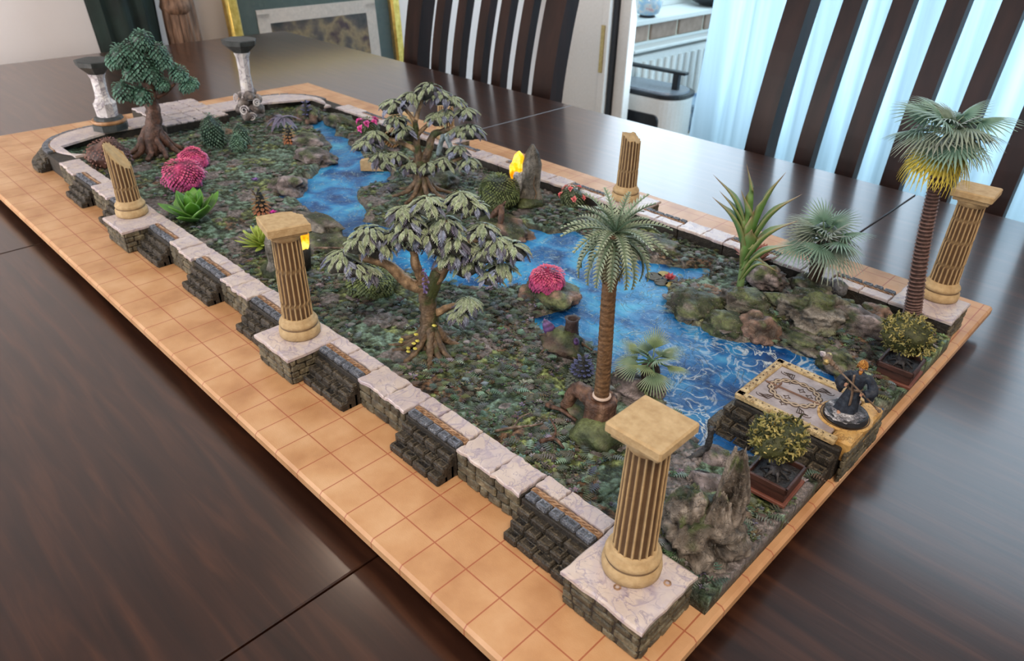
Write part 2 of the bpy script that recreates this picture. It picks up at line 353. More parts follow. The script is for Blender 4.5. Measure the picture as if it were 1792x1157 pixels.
# glass bowls on the sill
glass_m = mat('painted_glass', ((.32, (.75, .28, .32)), (.42, (.80, .74, .70)), (.58, (.35, .55, .75)), (.70, (.85, .80, .55))), scale=.9, rough=.12, coat=.5)
def bowl(loc, r, label, nm, dark=False):
    t = thing(nm, label, 'bowl', loc)
    ob('glass', fixn(MB().add(*lathe([(r * .45, .25), (r * .8, .6), (r, r * .85), (r * .95, r * 1.3), (r * .6, r * 1.75), (r * .5, r * 1.8), (r * .55, r * 1.72), (r * .88, r * 1.3), (r * .9, r * .85), (r * .6, .7)], 28)).mesh('g', True)), black_m if dark else glass_m, t)
    ob('foot', MB().add(*lathe([(r * .55, 0), (r * .6, .15), (r * .5, .3)], 24)).mesh('f', True), black_m, t)
bowl((66.0, -102.5, -6.25), 2.3, 'round patterned glass bowl on the white windowsill', 'glass_bowl')
bowl((66.2, -95.8, -6.25), 2.5, 'taller glass candle holder on a red foot, windowsill by door', 'candle_holder')
dsh = thing('dark_dish', 'wide shallow dark dish at far end of the windowsill', 'dish', (66.8, -124, -6.25))
ob('dish_body', MB().add(*lathe([(2, 0), (3.4, .5), (4.6, 1.3), (4.7, 1.5), (3.2, .7), (1, .4)], 28)).mesh('d', True), black_m, dsh)
# air purifier
def rr(hx, hy, r, z, n=8):
    o = []
    for cx, cy, a0 in ((hx - r, hy - r, 0), (-hx + r, hy - r, pi / 2), (-hx + r, -hy + r, pi), (hx - r, -hy + r, 1.5 * pi)):
        for k in range(n + 1): a = a0 + pi / 2 * k / n; o.append((cx + r * math.cos(a), cy + r * math.sin(a), z))
    return o
def loft(rings, cap=True):
    n = len(rings[0]); v = [p for r in rings for p in r]; f = []
    for i in range(len(rings) - 1):
        for k in range(n): f.append((i * n + k, i * n + (k + 1) % n, (i + 1) * n + (k + 1) % n, (i + 1) * n + k))
    if cap: f.append(tuple(range(n - 1, -1, -1))); f.append(tuple((len(rings) - 1) * n + k for k in range(n)))
    return v, f
ap = thing('air_purifier', 'white air purifier with black top rim and carry handle on the floor', 'air purifier', (57.2, -92.5, FZ), .06)
ob('body', MB().add(*loft([rr(6.9, 3.6, 3.2, 0), rr(7.1, 3.8, 3.4, .6), rr(7.1, 3.8, 3.4, 14.6), rr(6.9, 3.7, 3.3, 15)])).mesh('b', False), white_m, ap)
ob('top_rim', MB().add(*loft([rr(7.1, 3.85, 3.4, 15), rr(7.3, 3.95, 3.5, 15.2), rr(7.2, 3.9, 3.4, 15.6)])).mesh('b'), black_m, ap)
ob('top_plate', MB().add(*loft([rr(6.6, 3.3, 3.0, 15.5), rr(6.5, 3.2, 3.0, 15.9)])).mesh('b'), gm('grey_plastic', (.22, .25, .30), (.28, .31, .36), rough=.25), ap)
hb = MB(); hb.add(*box((0, 0, 18.4), (12.5, 1.2, .45), .12)); h = ob('handle', fixn(hb.mesh()), black_m, ap)
for s in (-1, 1): hb = MB(); hb.add(*box((s * 4.6, 0, 17), (1.0, .9, 2.6), .1)); ob('handle_post', fixn(hb.mesh()), black_m, h)
gb = MB(); v, f = loft([rr(5.3, 4.2, 1.0, 0), rr(5.2, 4.1, .9, .25)]); gb.add(v, f, None, Matrix.Translation((.8, 3.75, 8.4)) @ Matrix.Rotation(-pi / 2, 4, 'X')); ob('grille', fixn(gb.mesh()), black_m, ap)
# garden chair with patterned cushion
pat_m = mat('patterned_fabric', ((.4, (.14, .24, .42)), (.6, (.50, .62, .75))), scale=.7, rough=.8, veins=((.5, .03, (.80, .86, .9), .9, 2.5),))
ct = thing('wicker_armchair', 'low armchair with blue patterned cushions behind the air purifier', 'armchair', (44.5, -106.5, FZ), .1)
for nm, c, s in (('seat_cushion', (0, 0, 10), (18, 18, 5)), ('back_cushion', (4, -8, 15), (18, 5, 11)), ('arm_cushion', (8, 0, 13), (4, 18, 3)), ('base', (0, 0, 3.8), (19, 19, 7.5))):
    q = MB(); q.add(*box(c, s, 1.4)); ob(nm, fixn(q.mesh()), pat_m if 'cush' in nm else white_m, ct)
# sheer curtains
cur_m = mat('sheer_curtain', ((.3, (.30, .40, .46)), (.7, (.48, .62, .70))), scale=.12, stretch=(6, 1, .15), rough=.9, transl=.70, spec=.1)
def curtain(x0, x1, y, label, ph=0, sway=0):
    mb = MB(); nx = int((x1 - x0) * 3); zs = [FZ + .3, -20, -10, 0, 10, 30, 61]; c = []
    for j, z in enumerate(zs):
        for i in range(nx + 1):
            x = x0 + (x1 - x0) * i / nx; a = 1.3 * math.sin(x * 1.1 + ph + .4 * math.sin(x * .31)) + .4 * math.sin(x * .63 + ph)
            xx = x + (sway * (1 - (z + 30) / 60) if z < 30 else 0) * (1 if i > nx * .6 else .2); c.append((xx, y + a, z))
    f = [(j * (nx + 1) + i, j * (nx + 1) + i + 1, (j + 1) * (nx + 1) + i + 1, (j + 1) * (nx + 1) + i) for j in range(len(zs) - 1) for i in range(nx)]
    mb.add(c, f); return ob('sheer_curtain', mb.mesh('c', True), cur_m, label=label, cat='curtain')
curtain(31, 41.0, -84.0, 'gathered white sheer curtain drawn back beside the open glazed door', 0, 2.5)
curtain(-30, 31.6, -84.6, 'wide white sheer curtain hanging behind the nearer slatted chair', 2)

# ---- things standing by the back wall
wick_m = mat('wicker_weave', ((.35, (.07, .035, .018)), (.65, (.22, .12, .07))), scale=3, stretch=(1, 1, .2), rough=.7, bump=1, bscale=6)
fr = thing('framed_picture', 'large gilt framed picture with dark green mount leaning on the wall', 'picture', (65, -42, FZ))
Mf = Matrix.Translation((0, 0, 0)) @ Matrix.Rotation(math.radians(5), 4, 'Y')
def fbox(nm, c, s, m, b=0.1, par=fr):
    q = MB(); v, f = box(c, s, b); q.add(v, f, None, Mf); return ob(nm, fixn(q.mesh()), m, par)
zt = 34.2
for s, yy in ((1, 10.6), (-1, -9.9)):
    fbox('frame_rail', (0, yy, zt / 2), (1.2, 1.3, zt), gold_m, .25)
fbox('frame_rail', (0, .3, zt), (1.2, 22, 1.3), gold_m, .25); fbox('frame_rail', (0, .3, .6), (1.2, 22, 1.3), gold_m, .25)
fbox('green_mount', (.3, .3, zt / 2), (.3, 20, zt - 1), gm('mount_green', (.07, .10, .09), (.09, .12, .105), rough=.6))
for c, s in (((.1, -6.6, 17), (.1, 1.4, 26)), ((.1, 7.2, 17), (.1, 1.4, 26)), ((.1, .3, 29.7), (.1, 15.2, 1.4)), ((.1, .3, 4.2), (.1, 15.2, 1.4))): fbox('cream_slip', c, s, gm('slip', (.62, .54, .46), (.68, .60, .52)), .02)
fbox('print', (.12, .3, 17), (.08, 12.6, 24.6), mat('print_ink', ((.38, (.012, .012, .010)), (.5, (.10, .07, .05)), (.58, (.32, .22, .10)), (.66, (.06, .02, .02))), scale=.32, detail=7, rough=.5), .01)
fbox('glass', (-.35, .3, zt / 2), (.06, 19.6, zt - 1), mat('picture_glass', G2(.9, 1), rough=.02, trans=1.0, spec=.5), 0); MATS['picture_glass'].node_tree.nodes['Principled BSDF'].inputs['IOR'].default_value = 1.16
# green garment
gc = MB(); n = 60; rows = [(-24, 1.2, 1.0), (-10, 2.0, 1.0), (-3, 2.6, 1.0), (3, 2.85, .9), (14, 2.9, .8), (26, 2.0, .6)]; rings = []
for z, ry, rx in rows:
    rings.append([(rx * 1.6 * math.cos(2 * pi * k / n) * (1 + .25 * math.sin(9 * 2 * pi * k / n + z * .05)), ry * math.sin(2 * pi * k / n) * (1 + .09 * math.sin(11 * 2 * pi * k / n)) + (z + 5) * .02, z) for k in range(n)])
gt = thing('hanging_cloak', 'dark green cloak hanging in folds against the pale back wall', 'cloak', (66.4, -20.5, 0))
ob('cloth', gc.add(*loft(rings)).mesh('c', True), gm('green_velvet', (.002, .007, .005), (.007, .020, .015), scale=.6, rough=.85), gt)
ob('collar', MB().add(*tube([(0, -2.5, 26), (0, 0, 27), (0, 2.5, 26)], .7, 8)).mesh('c', True), MATS['green_velvet'], gt)
wt = thing('wicker_bundle', 'tied brown wicker stick bundle standing beside the green cloak', 'basket', (66, -25.15, FZ))
for k in range(26):
    a = 2 * pi * k / 26; r0 = 1.0 + .12 * (k % 3)
    ob('stick', MB().add(*tube([(1.2 * math.cos(a), r0 * 1.25 * math.sin(a) - .9, 0), (.9 * math.cos(a), r0 * 1.1 * math.sin(a) - .2, 30), (.9 * math.cos(a), .9 * math.sin(a), 46)], [.36, .33, .3], 6, noise_=.3, seed=k)).mesh('s', True), wick_m, wt)
ob('binding', MB().add(*lathe([(1.25, 31), (1.5, 31.6), (1.25, 32.4)], 24)).mesh('b', True), wick_m, wt)

# ================================================================ table and chairs
TZ = -.9
tb = thing('dining_table', 'dark glossy wooden dining table with joints between its leaves', 'table', (0, 0, FZ))
for x0, x1 in ((-24, .24), (.29, 23.23), (23.28, 61.6)):
    q = MB(); q.add(*box(((x0 + x1) / 2, -10, TZ - .6 - FZ), (x1 - x0, 47.2, 1.2), .03)); ob('table_leaf', fixn(q.mesh()), wood_m, tb)
for c, s in (((19, -30.5, -4), (76, 1, 4)), ((19, 10.5, -4), (76, 1, 4)), ((57, -10, -4), (1, 40, 4)), ((-19, -10, -4), (1, 40, 4))):
    q = MB(); q.add(*box((c[0], c[1], c[2] - FZ), s, .1)); ob('apron', fixn(q.mesh()), chair_m, tb)
for x in (-19.5, 57):
    for y in (-30.5, 10.5): q = MB(); q.add(*box((x, y, 14), (3.2, 3.2, 28), .3)); ob('leg', fixn(q.mesh()), chair_m, tb)
def chair(x0, x1, nsl, y, label, post=1.5, sx=None):
    t = thing('dining_chair', label, 'chair', ((x0 + x1) / 2, y, FZ), 0, 'slat back chairs along the table'); cx = (x0 + x1) / 2; wd = x1 - x0
    zt = 39.6 if sx is None else 41
    prof = [(-.2, 0), (-.4, 8), (0, 16), (.7, 22), (.5, 28.2), (-.3, 33), (-1.6, 38), (-2.4, zt)]
    def strip(nm, xc, wx, th, z0, par=t):
        pts = [p for p in curve([(0, a, b) for a, b in prof], 4) if p.z >= z0]; v = []; f = []
        for p in pts: v += [(xc - wx / 2, p.y - th / 2, p.z), (xc + wx / 2, p.y - th / 2, p.z), (xc + wx / 2, p.y + th / 2, p.z), (xc - wx / 2, p.y + th / 2, p.z)]
        for i in range(len(pts) - 1):
            for k in range(4): f.append((i * 4 + k, i * 4 + (k + 1) % 4, i * 4 + 4 + (k + 1) % 4, i * 4 + 4 + k))
        f += [(3, 2, 1, 0), tuple(len(v) - 4 + k for k in range(4))]
        return ob(nm, fixn(MB().add(v, f).mesh()), chair_m, par)
    strip('back_post', -wd / 2 + post / 2, post, 1.4, 0); strip('back_post', wd / 2 - post / 2, post, 1.4, 0)
    for i in range(nsl):
        xc = sx[i] - cx if sx else -wd / 2 + wd * (i + 1) / (nsl + 1)
        strip('slat', xc, 1.02, .8, 18)
    for c, s, nm in (((0, -2.6, zt), (wd + .6, 1.2, 4.2), 'top_rail'), ((0, .4, 18), (wd, 1.1, 2), 'lower_rail'), ((0, 9, 16.6), (wd + 1, 18, 1.6), 'seat')):
        q = MB(); q.add(*box(c, s, .3)); ob(nm, fixn(q.mesh()), chair_m, t)
    for s in (-1, 1): q = MB(); q.add(*box((s * (wd / 2 - .9), 16.8, 8), (1.6, 1.6, 16), .2)); ob('leg', fixn(q.mesh()), chair_m, t)
chair(-6.0, 10.6, 5, -36, 'slatted dark wooden dining chair nearest the tall palm and curtains', 1.35, [7.1, 4.6, 2.1, -.3, -2.9])
chair(26.6, 44.0, 5, -36.2, 'slatted dark wooden dining chair between the gilt picture and door', 1.9, [40.1, 37.5, 34.9, 32.7, 30.4])

# ================================================================ mat
q = MB(); q.add(*box((15.5, -10.8, -.165), (43.56, 21.5, .33), .07)); ob('grid_mat', fixn(q.mesh()), parch_m, label='parchment coloured gaming mat printed with a red square grid', cat='mat')
q = MB(); q.add(*box((15.4, -10.8, -.615), (41.0, 19.2, .56), .03)); ob('riser_board', fixn(q.mesh()), dark_m, label='thin black board lifting the gaming mat off the table', cat='board')

# ================================================================ river and ground tiles
LB = [(29.0, -15.56), (28.44, -15.3), (26.58, -15.33), (25.3, -15.14), (23.13, -14.37), (21.95, -13.29), (21.98, -12.58), (21.25, -12.48), (20.15, -11.59), (19.57, -10.94), (19.67, -10.25), (19.38, -9.58), (18.4, -8.56), (17.63, -9.02), (15.1, -8.44), (13.83, -8.38), (12.82, -7.57), (11.92, -7.5), (10.47, -8.0), (8.69, -8.24), (6.99, -8.8), (5.92, -9.6), (5.5, -10.3), (4.9, -11.2), (3.81, -11.46), (3.17, -10.52), (3.65, -9.15), (3.23, -8.88), (2.74, -8.61), (2.55, -9.44), (1.56, -9.09), (1.01, -9.04), (0.19, -8.52), (-0.32, -8.81), (-1.26, -8.95), (-1.46, -8.66), (-2.58, -8.01), (-3.33, -7.74), (-3.77, -7.61), (-4.2, -7.66), (-4.57, -8.32), (-5.8, -8.59), (-6.3, -8.5)]
RB = [(29.0, -15.56), (27.4, -16.49), (25.67, -16.04), (24.63, -15.42), (23.68, -15.55), (22.68, -14.87), (21.6, -14.8), (20.85, -14.52), (19.12, -13.47), (17.84, -13.93), (16.72, -12.97), (17.01, -12.54), (16.88, -11.39), (15.85, -10.68), (14.67, -10.26), (13.87, -9.52), (12.48, -10.02), (11.13, -10.67), (10.05, -11.6), (9.74, -12.67), (9.38, -13.66), (7.75, -14.27), (7.32, -15.15), (5.7, -14.99), (3.78, -14.95), (3.25, -15.24), (2.46, -15.48), (1.85, -16.14), (1.59, -15.55), (2.04, -14.56), (2.18, -14.1), (1.68, -13.24), (0.71, -12.27), (0.13, -12.27), (-0.29, -12.47), (-1.07, -12.31), (-1.58, -12.55), (-2.1, -12.97), (-2.48, -13.24), (-3.11, -13.17), (-3.72, -13.41), (-4.05, -13.2), (-4.44, -12.82), (-4.82, -12.69), (-5.83, -12.31), (-6.3, -12.5)]
POLY = np.array(LB + RB[::-1][:-1])
def sdist(X, Y):                 # + on land, - in the water
    d = np.full(X.shape, 99.); ins = np.zeros(X.shape, bool); n = len(POLY)
    for i in range(n):
        ax, ay = POLY[i]; bx, by = POLY[(i + 1) % n]; ex, ey = bx - ax, by - ay; L2 = ex * ex + ey * ey + 1e-9
        t = np.clip(((X - ax) * ex + (Y - ay) * ey) / L2, 0, 1); d = np.minimum(d, np.hypot(X - ax - t * ex, Y - ay - t * ey))
        cr = ((ay > Y) != (by > Y)) & (X < ax + (Y - ay) / (by - ay + 1e-12) * ex); ins ^= cr
    return np.where(ins, -d, d)
# mounds: x, y, radius, height
MOUNDS = [(-.3, -14.2, .9, .35), (.9, -13.6, .8, .3), (-1.6, -14.2, .9, .25), (-2.2, -16.1, 1.3, .35), (-3.8, -14.9, 1.1, .25), (.6, -16.2, 1.2, .2), (13.6, -12.8, 1.6, .28), (11.2, -14.2, 1.5, .2), (9.2, -13.6, .8, .2), (4.3, -10.4, .9, .3), (1.5, -8.0, .9, .3), (-1.2, -8.2, .6, .2),
          (21.8, -12.4, 1.0, .25), (20.2, -11.2, .9, .25), (24, -13.3, 1.2, .2), (18.6, -9.2, .9, .3), (14.5, -7.6, 1.2, .2), (27.5, -9.8, 1.5, .15), (27.2, -7, 1.6, .15), (28.8, -16.4, 1.2, .4), (25, -16.3, 1.2, .25), (22.3, -16, 1.0, .3), (17.5, -15, 1.3, .25), (-4.9, -16.2, 1, .2), (4.5, -16.2, 1.6, .12), (8.5, -16, 1.2, .15), (-5, -13.6, .8, .1)]
def ground(X, Y):
    d = sdist(X, Y); wb = (fbm(X * 1.3, Y * 1.3, 3, 3) - .5); d = d + wb * .30
    bank = np.clip((d + .10) / .42, 0, 1); bank = bank * bank * (3 - 2 * bank)
    big = fbm(X * .45, Y * .45, 11, 3) - .5; mid = fbm(X * 1.6, Y * 1.6, 21, 4) - .5; hf = fbm(X * 6.5, Y * 6.5, 31, 3) - .5
    d1, d2, cid = worley(X * 1.25, Y * 1.25, 2); st = np.clip((d2 - d1) / .12, 0, 1); isst = (cid > .68) & (fbm(X * .6, Y * .6, 51, 2) > .46)
    nearb = np.exp(-np.clip(d, 0, 9) / .45)                     # rocky ledges along the bank
    e1, e2, eid = worley(X * 1.9, Y * 1.9, 8); lst = np.clip((e2 - e1) / .18, 0, 1)
    hh2 = fbm(X * 15, Y * 15, 37, 2) - .5; h = .44 + .10 * big + .12 * mid + .12 * hf + .05 * hh2
    h = h + np.where(isst, st * .055 - .02 - hf * .05, 0) + nearb * (.14 * lst * eid + .10 * mid)
    for mx, my, r, hh in MOUNDS: q = np.clip(1 - np.hypot(X - mx, Y - my) / (r * (1 + .5 * mid)), 0, 1); h = h + hh * q * q * (3 - 2 * q)
    h = .06 + (h - .06) * bank
    gx = np.abs((X + 5.95 + 1.5) % 3 - 1.5)
    # colours
    t = np.clip(.5 + 2.1 * hf + .5 * mid + .9 * hh2, 0, 1)[..., None]; A = lambda *c: np.array(c)
    moss = np.where(t < .5, A(.010, .015, .009) + (A(.045, .060, .030) - A(.010, .015, .009)) * t * 2, A(.045, .060, .030) + (A(.20, .26, .20) - A(.045, .060, .030)) * (t * 2 - 1))
    yel = (fbm(X * .7, Y * .7, 71, 3)[..., None] > .56); moss = np.where(yel, moss * A(1.2, 1.15, .55), moss * A(.85, 1.05, 1.05))
    brn = np.where(t < .5, A(.022, .014, .008), A(.12, .07, .04)) * (.6 + t)
    rk = A(.045, .038, .036) + (A(.27, .235, .23) - A(.045, .038, .036)) * np.clip(.35 + 1.5 * hf + .35 * mid + .3 * cid, 0, 1)[..., None]
    c = np.where((fbm(X * .9, Y * .9, 81, 3)[..., None] > .66), brn, moss)
    k = (isst & (st > .25))[..., None]; c = np.where(k, rk * A(.80, .80, .80), c)
    nb = np.clip(nearb * 1.8 - .75 + mid, 0, 1)[..., None]; c = c * (1 - nb) + (rk * A(.72, .70, .52)) * nb
    c = np.where((isst & (st <= .25))[..., None], c * .35, c)
    wet = np.clip(1 - bank * 1.6, 0, 1)[..., None]; c = c * (1 - wet) + A(.03, .022, .012) * wet
    return h, c
def gz(x, y):
    return float(ground(np.array([[float(x)]]), np.array([[float(y)]]))[0][0, 0])
leafc = [(.075, .100, .070), (.10, .13, .10), (.055, .078, .050), (.14, .17, .125), (.10, .11, .055), (.09, .125, .115), (.24, .29, .25), (.10, .10, .07)]
def sprig(mb, x, y, z, r):
    n = r.randint(4, 7); a0 = r.random() * 6.3; c = r.choice(leafc); c = tuple(q * r.uniform(.6, 1.3) for q in c); L = r.uniform(.045, .11) if r.random() < .9 else r.uniform(.12, .17)
    for i in range(n):
        a = a0 + 2 * pi * i / n + r.uniform(-.3, .3); w_ = L * .28; dx, dy = math.cos(a), math.sin(a); up = r.uniform(.15, .6)
        v = [(x, y, z), (x + dx * L * .55 - dy * w_, y + dy * L * .55 + dx * w_, z + L * up * .9), (x + dx * L, y + dy * L, z + L * up), (x + dx * L * .55 + dy * w_, y + dy * L * .55 - dx * w_, z + L * up * .9)]
        mb.add(v, [(0, 3, 2), (0, 2, 1)], [tuple(q * .5 for q in c), c, tuple(q * 1.3 for q in c), c])
def fernlet(mb, x, y, z, r):
    a = r.random() * 6.3; L = r.uniform(.25, .5); dx, dy = math.cos(a), math.sin(a); c = tuple(q * r.uniform(.7, 1.2) for q in r.choice(leafc)); n = 8
    for i in range(1, n):
        t = i / n; w_ = .11 * math.sin(pi * min(1, t + .12)) + .02; px, py = x + dx * L * t, y + dy * L * t; pz = z + .05 + .05 * math.sin(pi * t)
        for s in (-1, 1):
            v = [(px, py, pz), (px + dx * .045 - s * dy * w_, py + dy * .045 + s * dx * w_, pz - .02), (px + dx * .05, py + dy * .05, pz)]
            mb.add(v, [(0, 1, 2) if s < 0 else (0, 2, 1)], [c, tuple(q * 1.4 for q in c), c])
XS = [-5.95 + 3 * i for i in range(13)]; XS[-1] = 31.0; XS[0] = -6.10
TILES = []
for i in range(12): TILES.append((XS[i], XS[i + 1], -6.75, -3.56))
for i in range(0, 12, 2): TILES.append((XS[i], XS[i + 2], -10.55, -6.75)); TILES.append((XS[i], XS[i + 2], -14.05, -10.55)); TILES.append((XS[i], XS[i + 2], -17.44, -14.05))
ordn = ['first', 'second', 'third', 'fourth', 'fifth', 'sixth', 'seventh', 'eighth', 'ninth', 'tenth', 'eleventh', 'twelfth']
STEP = .046; fl_m = mat('flagstone', ((.3, (.07, .06, .058)), (.7, (.25, .215, .215))), scale=5, rough=.55, bump=1, bscale=9, rand=.3)
stone_meshes = []
for k in range(6):
    v, f, c = rock((0, 0, 0), (1, .78, .28), 40 + k, 2, .4, -.4, ((.05, .045, .04), (.16, .14, .13), (.30, .27, .27)))
    me = MB().add(v, f, c).mesh('stone', False); me.materials.append(rock_m); stone_meshes.append(me)
for ti, (x0, x1, y0, y1) in enumerate(TILES):
    nx = max(2, int((x1 - x0) / STEP)); ny = int((y1 - y0) / STEP); g = .02
    X, Y = np.meshgrid(np.linspace(x0 + g, x1 - g, nx), np.linspace(y0 + g, y1 - g, ny)); H, Cc = ground(X, Y)
    V = np.stack([X, Y, H], -1).reshape(-1, 3); idx = np.arange(nx * ny).reshape(ny, nx)
    F = np.stack([idx[:-1, :-1], idx[:-1, 1:], idx[1:, 1:], idx[1:, :-1]], -1).reshape(-1, 4)
    # skirt to the mat
    per = list(idx[0, :]) + list(idx[1:, -1]) + list(idx[-1, ::-1][1:]) + list(idx[::-1, 0][1:-1]); B = V[per].copy(); B[:, 2] = .0; nb = len(V); V = np.concatenate([V, B])
    P = len(per); sk = [(per[(k + 1) % P], per[k], nb + k, nb + (k + 1) % P) for k in range(P)]; F = np.concatenate([F, np.array(sk), ])
    me = bpy.data.meshes.new('tile'); me.from_pydata(V.tolist(), [], F.tolist()); me.update()
    cc = np.concatenate([Cc.reshape(-1, 3), np.tile([.02, .017, .012], (P, 1))]); cc = np.concatenate([cc, np.ones((len(cc), 1))], 1).astype(np.float32)
    a = me.color_attributes.new('Col', 'FLOAT_COLOR', 'POINT'); a.data.foreach_set('color', cc.ravel()); me.shade_smooth()
    if ti < 12: lab = 'small square mossy ground tile, %s from the near end along the left wall' % ordn[ti]
    else:
        j, b = divmod(ti - 12, 3); lab = ('long mossy tile on the left river bank, %s from the near end' if b == 0 else 'long tile under the river middle, %s from the near end' if b == 1 else 'long rocky tile along the right wall, %s from the near end') % ordn[j]
    if ti == 11: lab = 'small square mossy ground tile in the far left corner by the brown shrub'
    t = ob('ground_tile', me, ground_m, label=lab, cat='terrain tile', group='mossy ground tiles')
    r = random.Random(100 + ti); mb = MB(); area_ = (x1 - x0) * (y1 - y0); n = int(area_ * (80 if x0 < 12 else 30))
    px = rng.uniform(x0 + .15, x1 - .15, n); py = rng.uniform(y0 + .15, y1 - .15, n); hh, _ = ground(px[None], py[None]); hh = hh[0]; dd = sdist(px, py); dens = fbm(px * .8, py * .8, 91, 3)
    for a_, b_, h_, d_, q_ in zip(px, py, hh, dd, dens):
        if d_ < .15 or q_ < .42: continue
        (fernlet if r.random() < .16 else sprig)(mb, a_, b_, h_ + .01, r)
    if mb.v: ob('undergrowth', mb.mesh(), paint_fine, t, kind='stuff')
    ns = int(area_ * (1.3 if x0 < 9 else .7)); px = rng.uniform(x0 + .3, x1 - .3, ns); py = rng.uniform(y0 + .3, y1 - .3, ns); hh, _ = ground(px[None], py[None]); dd = sdist(px, py)
    for a_, b_, h_, d_ in zip(px, py, hh[0], dd):
        if d_ < .05: continue
        s = r.uniform(.10, .24) * (1.3 if d_ < .9 else 1)
        ob('stone', r.choice(stone_meshes), None, t, (a_, b_, h_ - .01), (r.uniform(-.15, .15), r.uniform(-.15, .15), r.random() * 6.3), (s, s, s * r.uniform(.5, .9)))
# water
bmw = MB(); n = len(POLY)
X, Y = np.meshgrid(np.linspace(-6.0, 30, 240), np.linspace(-17.2, -7.0, 80)); D = sdist(X, Y); ok = D < .35; idx = {}; v = []; f = []
Z = .27 + .018 * (fbm(X * 1.2, Y * 1.2, 5, 3) - .5) * 2
for j in range(79):
    for i in range(239):
        qd = [(j, i), (j, i + 1), (j + 1, i + 1), (j + 1, i)]
        if all(ok[a] for a in qd):
            for a in qd:
                if a not in idx: idx[a] = len(v); v.append((X[a], Y[a], Z[a]))
            f.append(tuple(idx[a] for a in qd))
bmw.add(v, f); ob('river_water', bmw.mesh('w', True), water_m, label='blue resin river with white foam lines winding between mossy banks', cat='river')

# ================================================================ walls, stairs, pedestals
mY = lambda y: -21.0 - y
def relief(c, s, par, mir, r, top=False):       # carved block: pale worn rim round a recessed dark face
    v, f = box(c, s, .03, .010, r); rim = (.17, .19, .24) if top else (.105, .086, .058); dk = (.06, .07, .09) if top else (.010, .009, .009); col = []  # top row gets bluish colours in place of window light
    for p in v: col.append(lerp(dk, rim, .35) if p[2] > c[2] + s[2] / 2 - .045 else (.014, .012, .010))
    hx, hy, zt = s[0] / 2 - .03, s[1] / 2 - .03, c[2] + s[2] / 2 + .012; n = len(v)
    for k, (a, z_) in enumerate(((0, -.02), (.006, .004), (.040, .004), (.055, -.014))):
        for sx, sy in ((-1, -1), (1, -1), (1, 1), (-1, 1)): v.append((c[0] + sx * (hx - a), c[1] + sy * (hy - a), zt + z_)); col.append(rim if k in (1, 2) else dk)
    for k in range(3):
        for i in range(4): f.append((n + k * 4 + i, n + k * 4 + (i + 1) % 4, n + k * 4 + 4 + (i + 1) % 4, n + k * 4 + 4 + i))
    f.append(tuple(n + 12 + i for i in range(4)))
    if mir: v = [(p[0], mY(p[1]), p[2]) for p in v]
    return ob('carved_block', fixn(MB().add(v, f, col).mesh()), carve2_cool_lit_m if top else carve2_m, par)
def prt(nm, vf, m, par, mir, M=None):
    v, f = vf
    if M is not None: v = [M @ Vector(p) for p in v]
    if mir: v = [(p[0], mY(p[1]), p[2]) for p in v]
    return ob(nm, fixn(MB().add(v, f).mesh()), m, par)
def slabmesh(x0, x1, y0, y1, z0, z1, r, e=.05):        # marble slab with a chipped outline
    pts = []
    def edge(a, b, n=7):
        for k in range(n): t = k / n; o = 0 if k == 0 else r.uniform(-e, e * .5); dx, dy = b[0] - a[0], b[1] - a[1]; L = math.hypot(dx, dy); pts.append((a[0] + dx * t + dy / L * o, a[1] + dy * t - dx / L * o))
    c = [(x0 + .01, y0), (x1 - .01, y0), (x1 - .01, y1), (x0 + .01, y1)]
    for k in range(4): edge(c[k], c[(k + 1) % 4])
    n = len(pts); cx, cy = (x0 + x1) / 2, (y0 + y1) / 2; ins = [(p[0] + (cx - p[0]) * .035, p[1] + (cy - p[1]) * .05) for p in pts]
    v = [(p[0], p[1], z0) for p in pts] + [(p[0], p[1], z1 - .03) for p in pts] + [(p[0], p[1], z1) for p in ins]
    f = [(i, (i + 1) % n, n + (i + 1) % n, n + i) for i in range(n)] + [(n + i, n + (i + 1) % n, 2 * n + (i + 1) % n, 2 * n + i) for i in range(n)] + [tuple(range(n - 1, -1, -1)), tuple(2 * n + i for i in range(n))]
    return v, f
def facing(par, mir, a, b, out, z0, z1, r, rows=3, along='x'):      # irregular stones on a wall face; a,b extents, out = coordinate of the face
    rh = (z1 - z0) / rows
    for k in range(rows):
        p = a + r.uniform(-.1, 0)
        while p < b - .08:
            w_ = r.uniform(.26, .62) * (1.2 if k == 1 else 1); e = min(b, p + w_)
            if b - e < .15: e = b
            s0 = max(a, p); hz = rh * r.uniform(.84, .98); th = r.uniform(.08, .13)
            if e - s0 > .07:
                if along == 'x': vf = box(((s0 + e) / 2, out + (.04 - th / 2) * FO, z0 + rh * (k + .5)), (e - s0 - .035, th, hz), .032, .012, r)
                else: vf = box((out + (.04 - th / 2) * FO, (s0 + e) / 2, z0 + rh * (k + .5)), (th, e - s0 - .035, hz), .032, .012, r)
                prt('stone', vf, stone_m, par, mir)
            p = e
def wall_seg(x0, x1, mir, lab, r):
    global FO; FO = 1
    t = thing('marble_wall', lab, 'wall', ((x0 + x1) / 2, mY(-3.1) if mir else -3.1, 0), 0, 'marble topped wall sections'); base = t.location.copy(); t.location = (0, 0, 0)
    prt('core', box(((x0 + x1) / 2, -3.11, .40), (x1 - x0 - .02, .80, .80), .02), core_m, t, mir)
    facing(t, mir, x0 + .01, x1 - .01, -2.70, .02, .80, r)
    xm = (x0 + x1) / 2 + r.uniform(-.25, .25); e = r.uniform(0, .05)
    prt('marble_slab', slabmesh(x0, xm, -3.56, -2.66 + e, .80, .90, r), marble_m, t, mir); prt('marble_slab', slabmesh(xm, x1, -3.56, -2.66 - e, .80, .90 + r.uniform(-.01, .02), r), marble_m, t, mir)
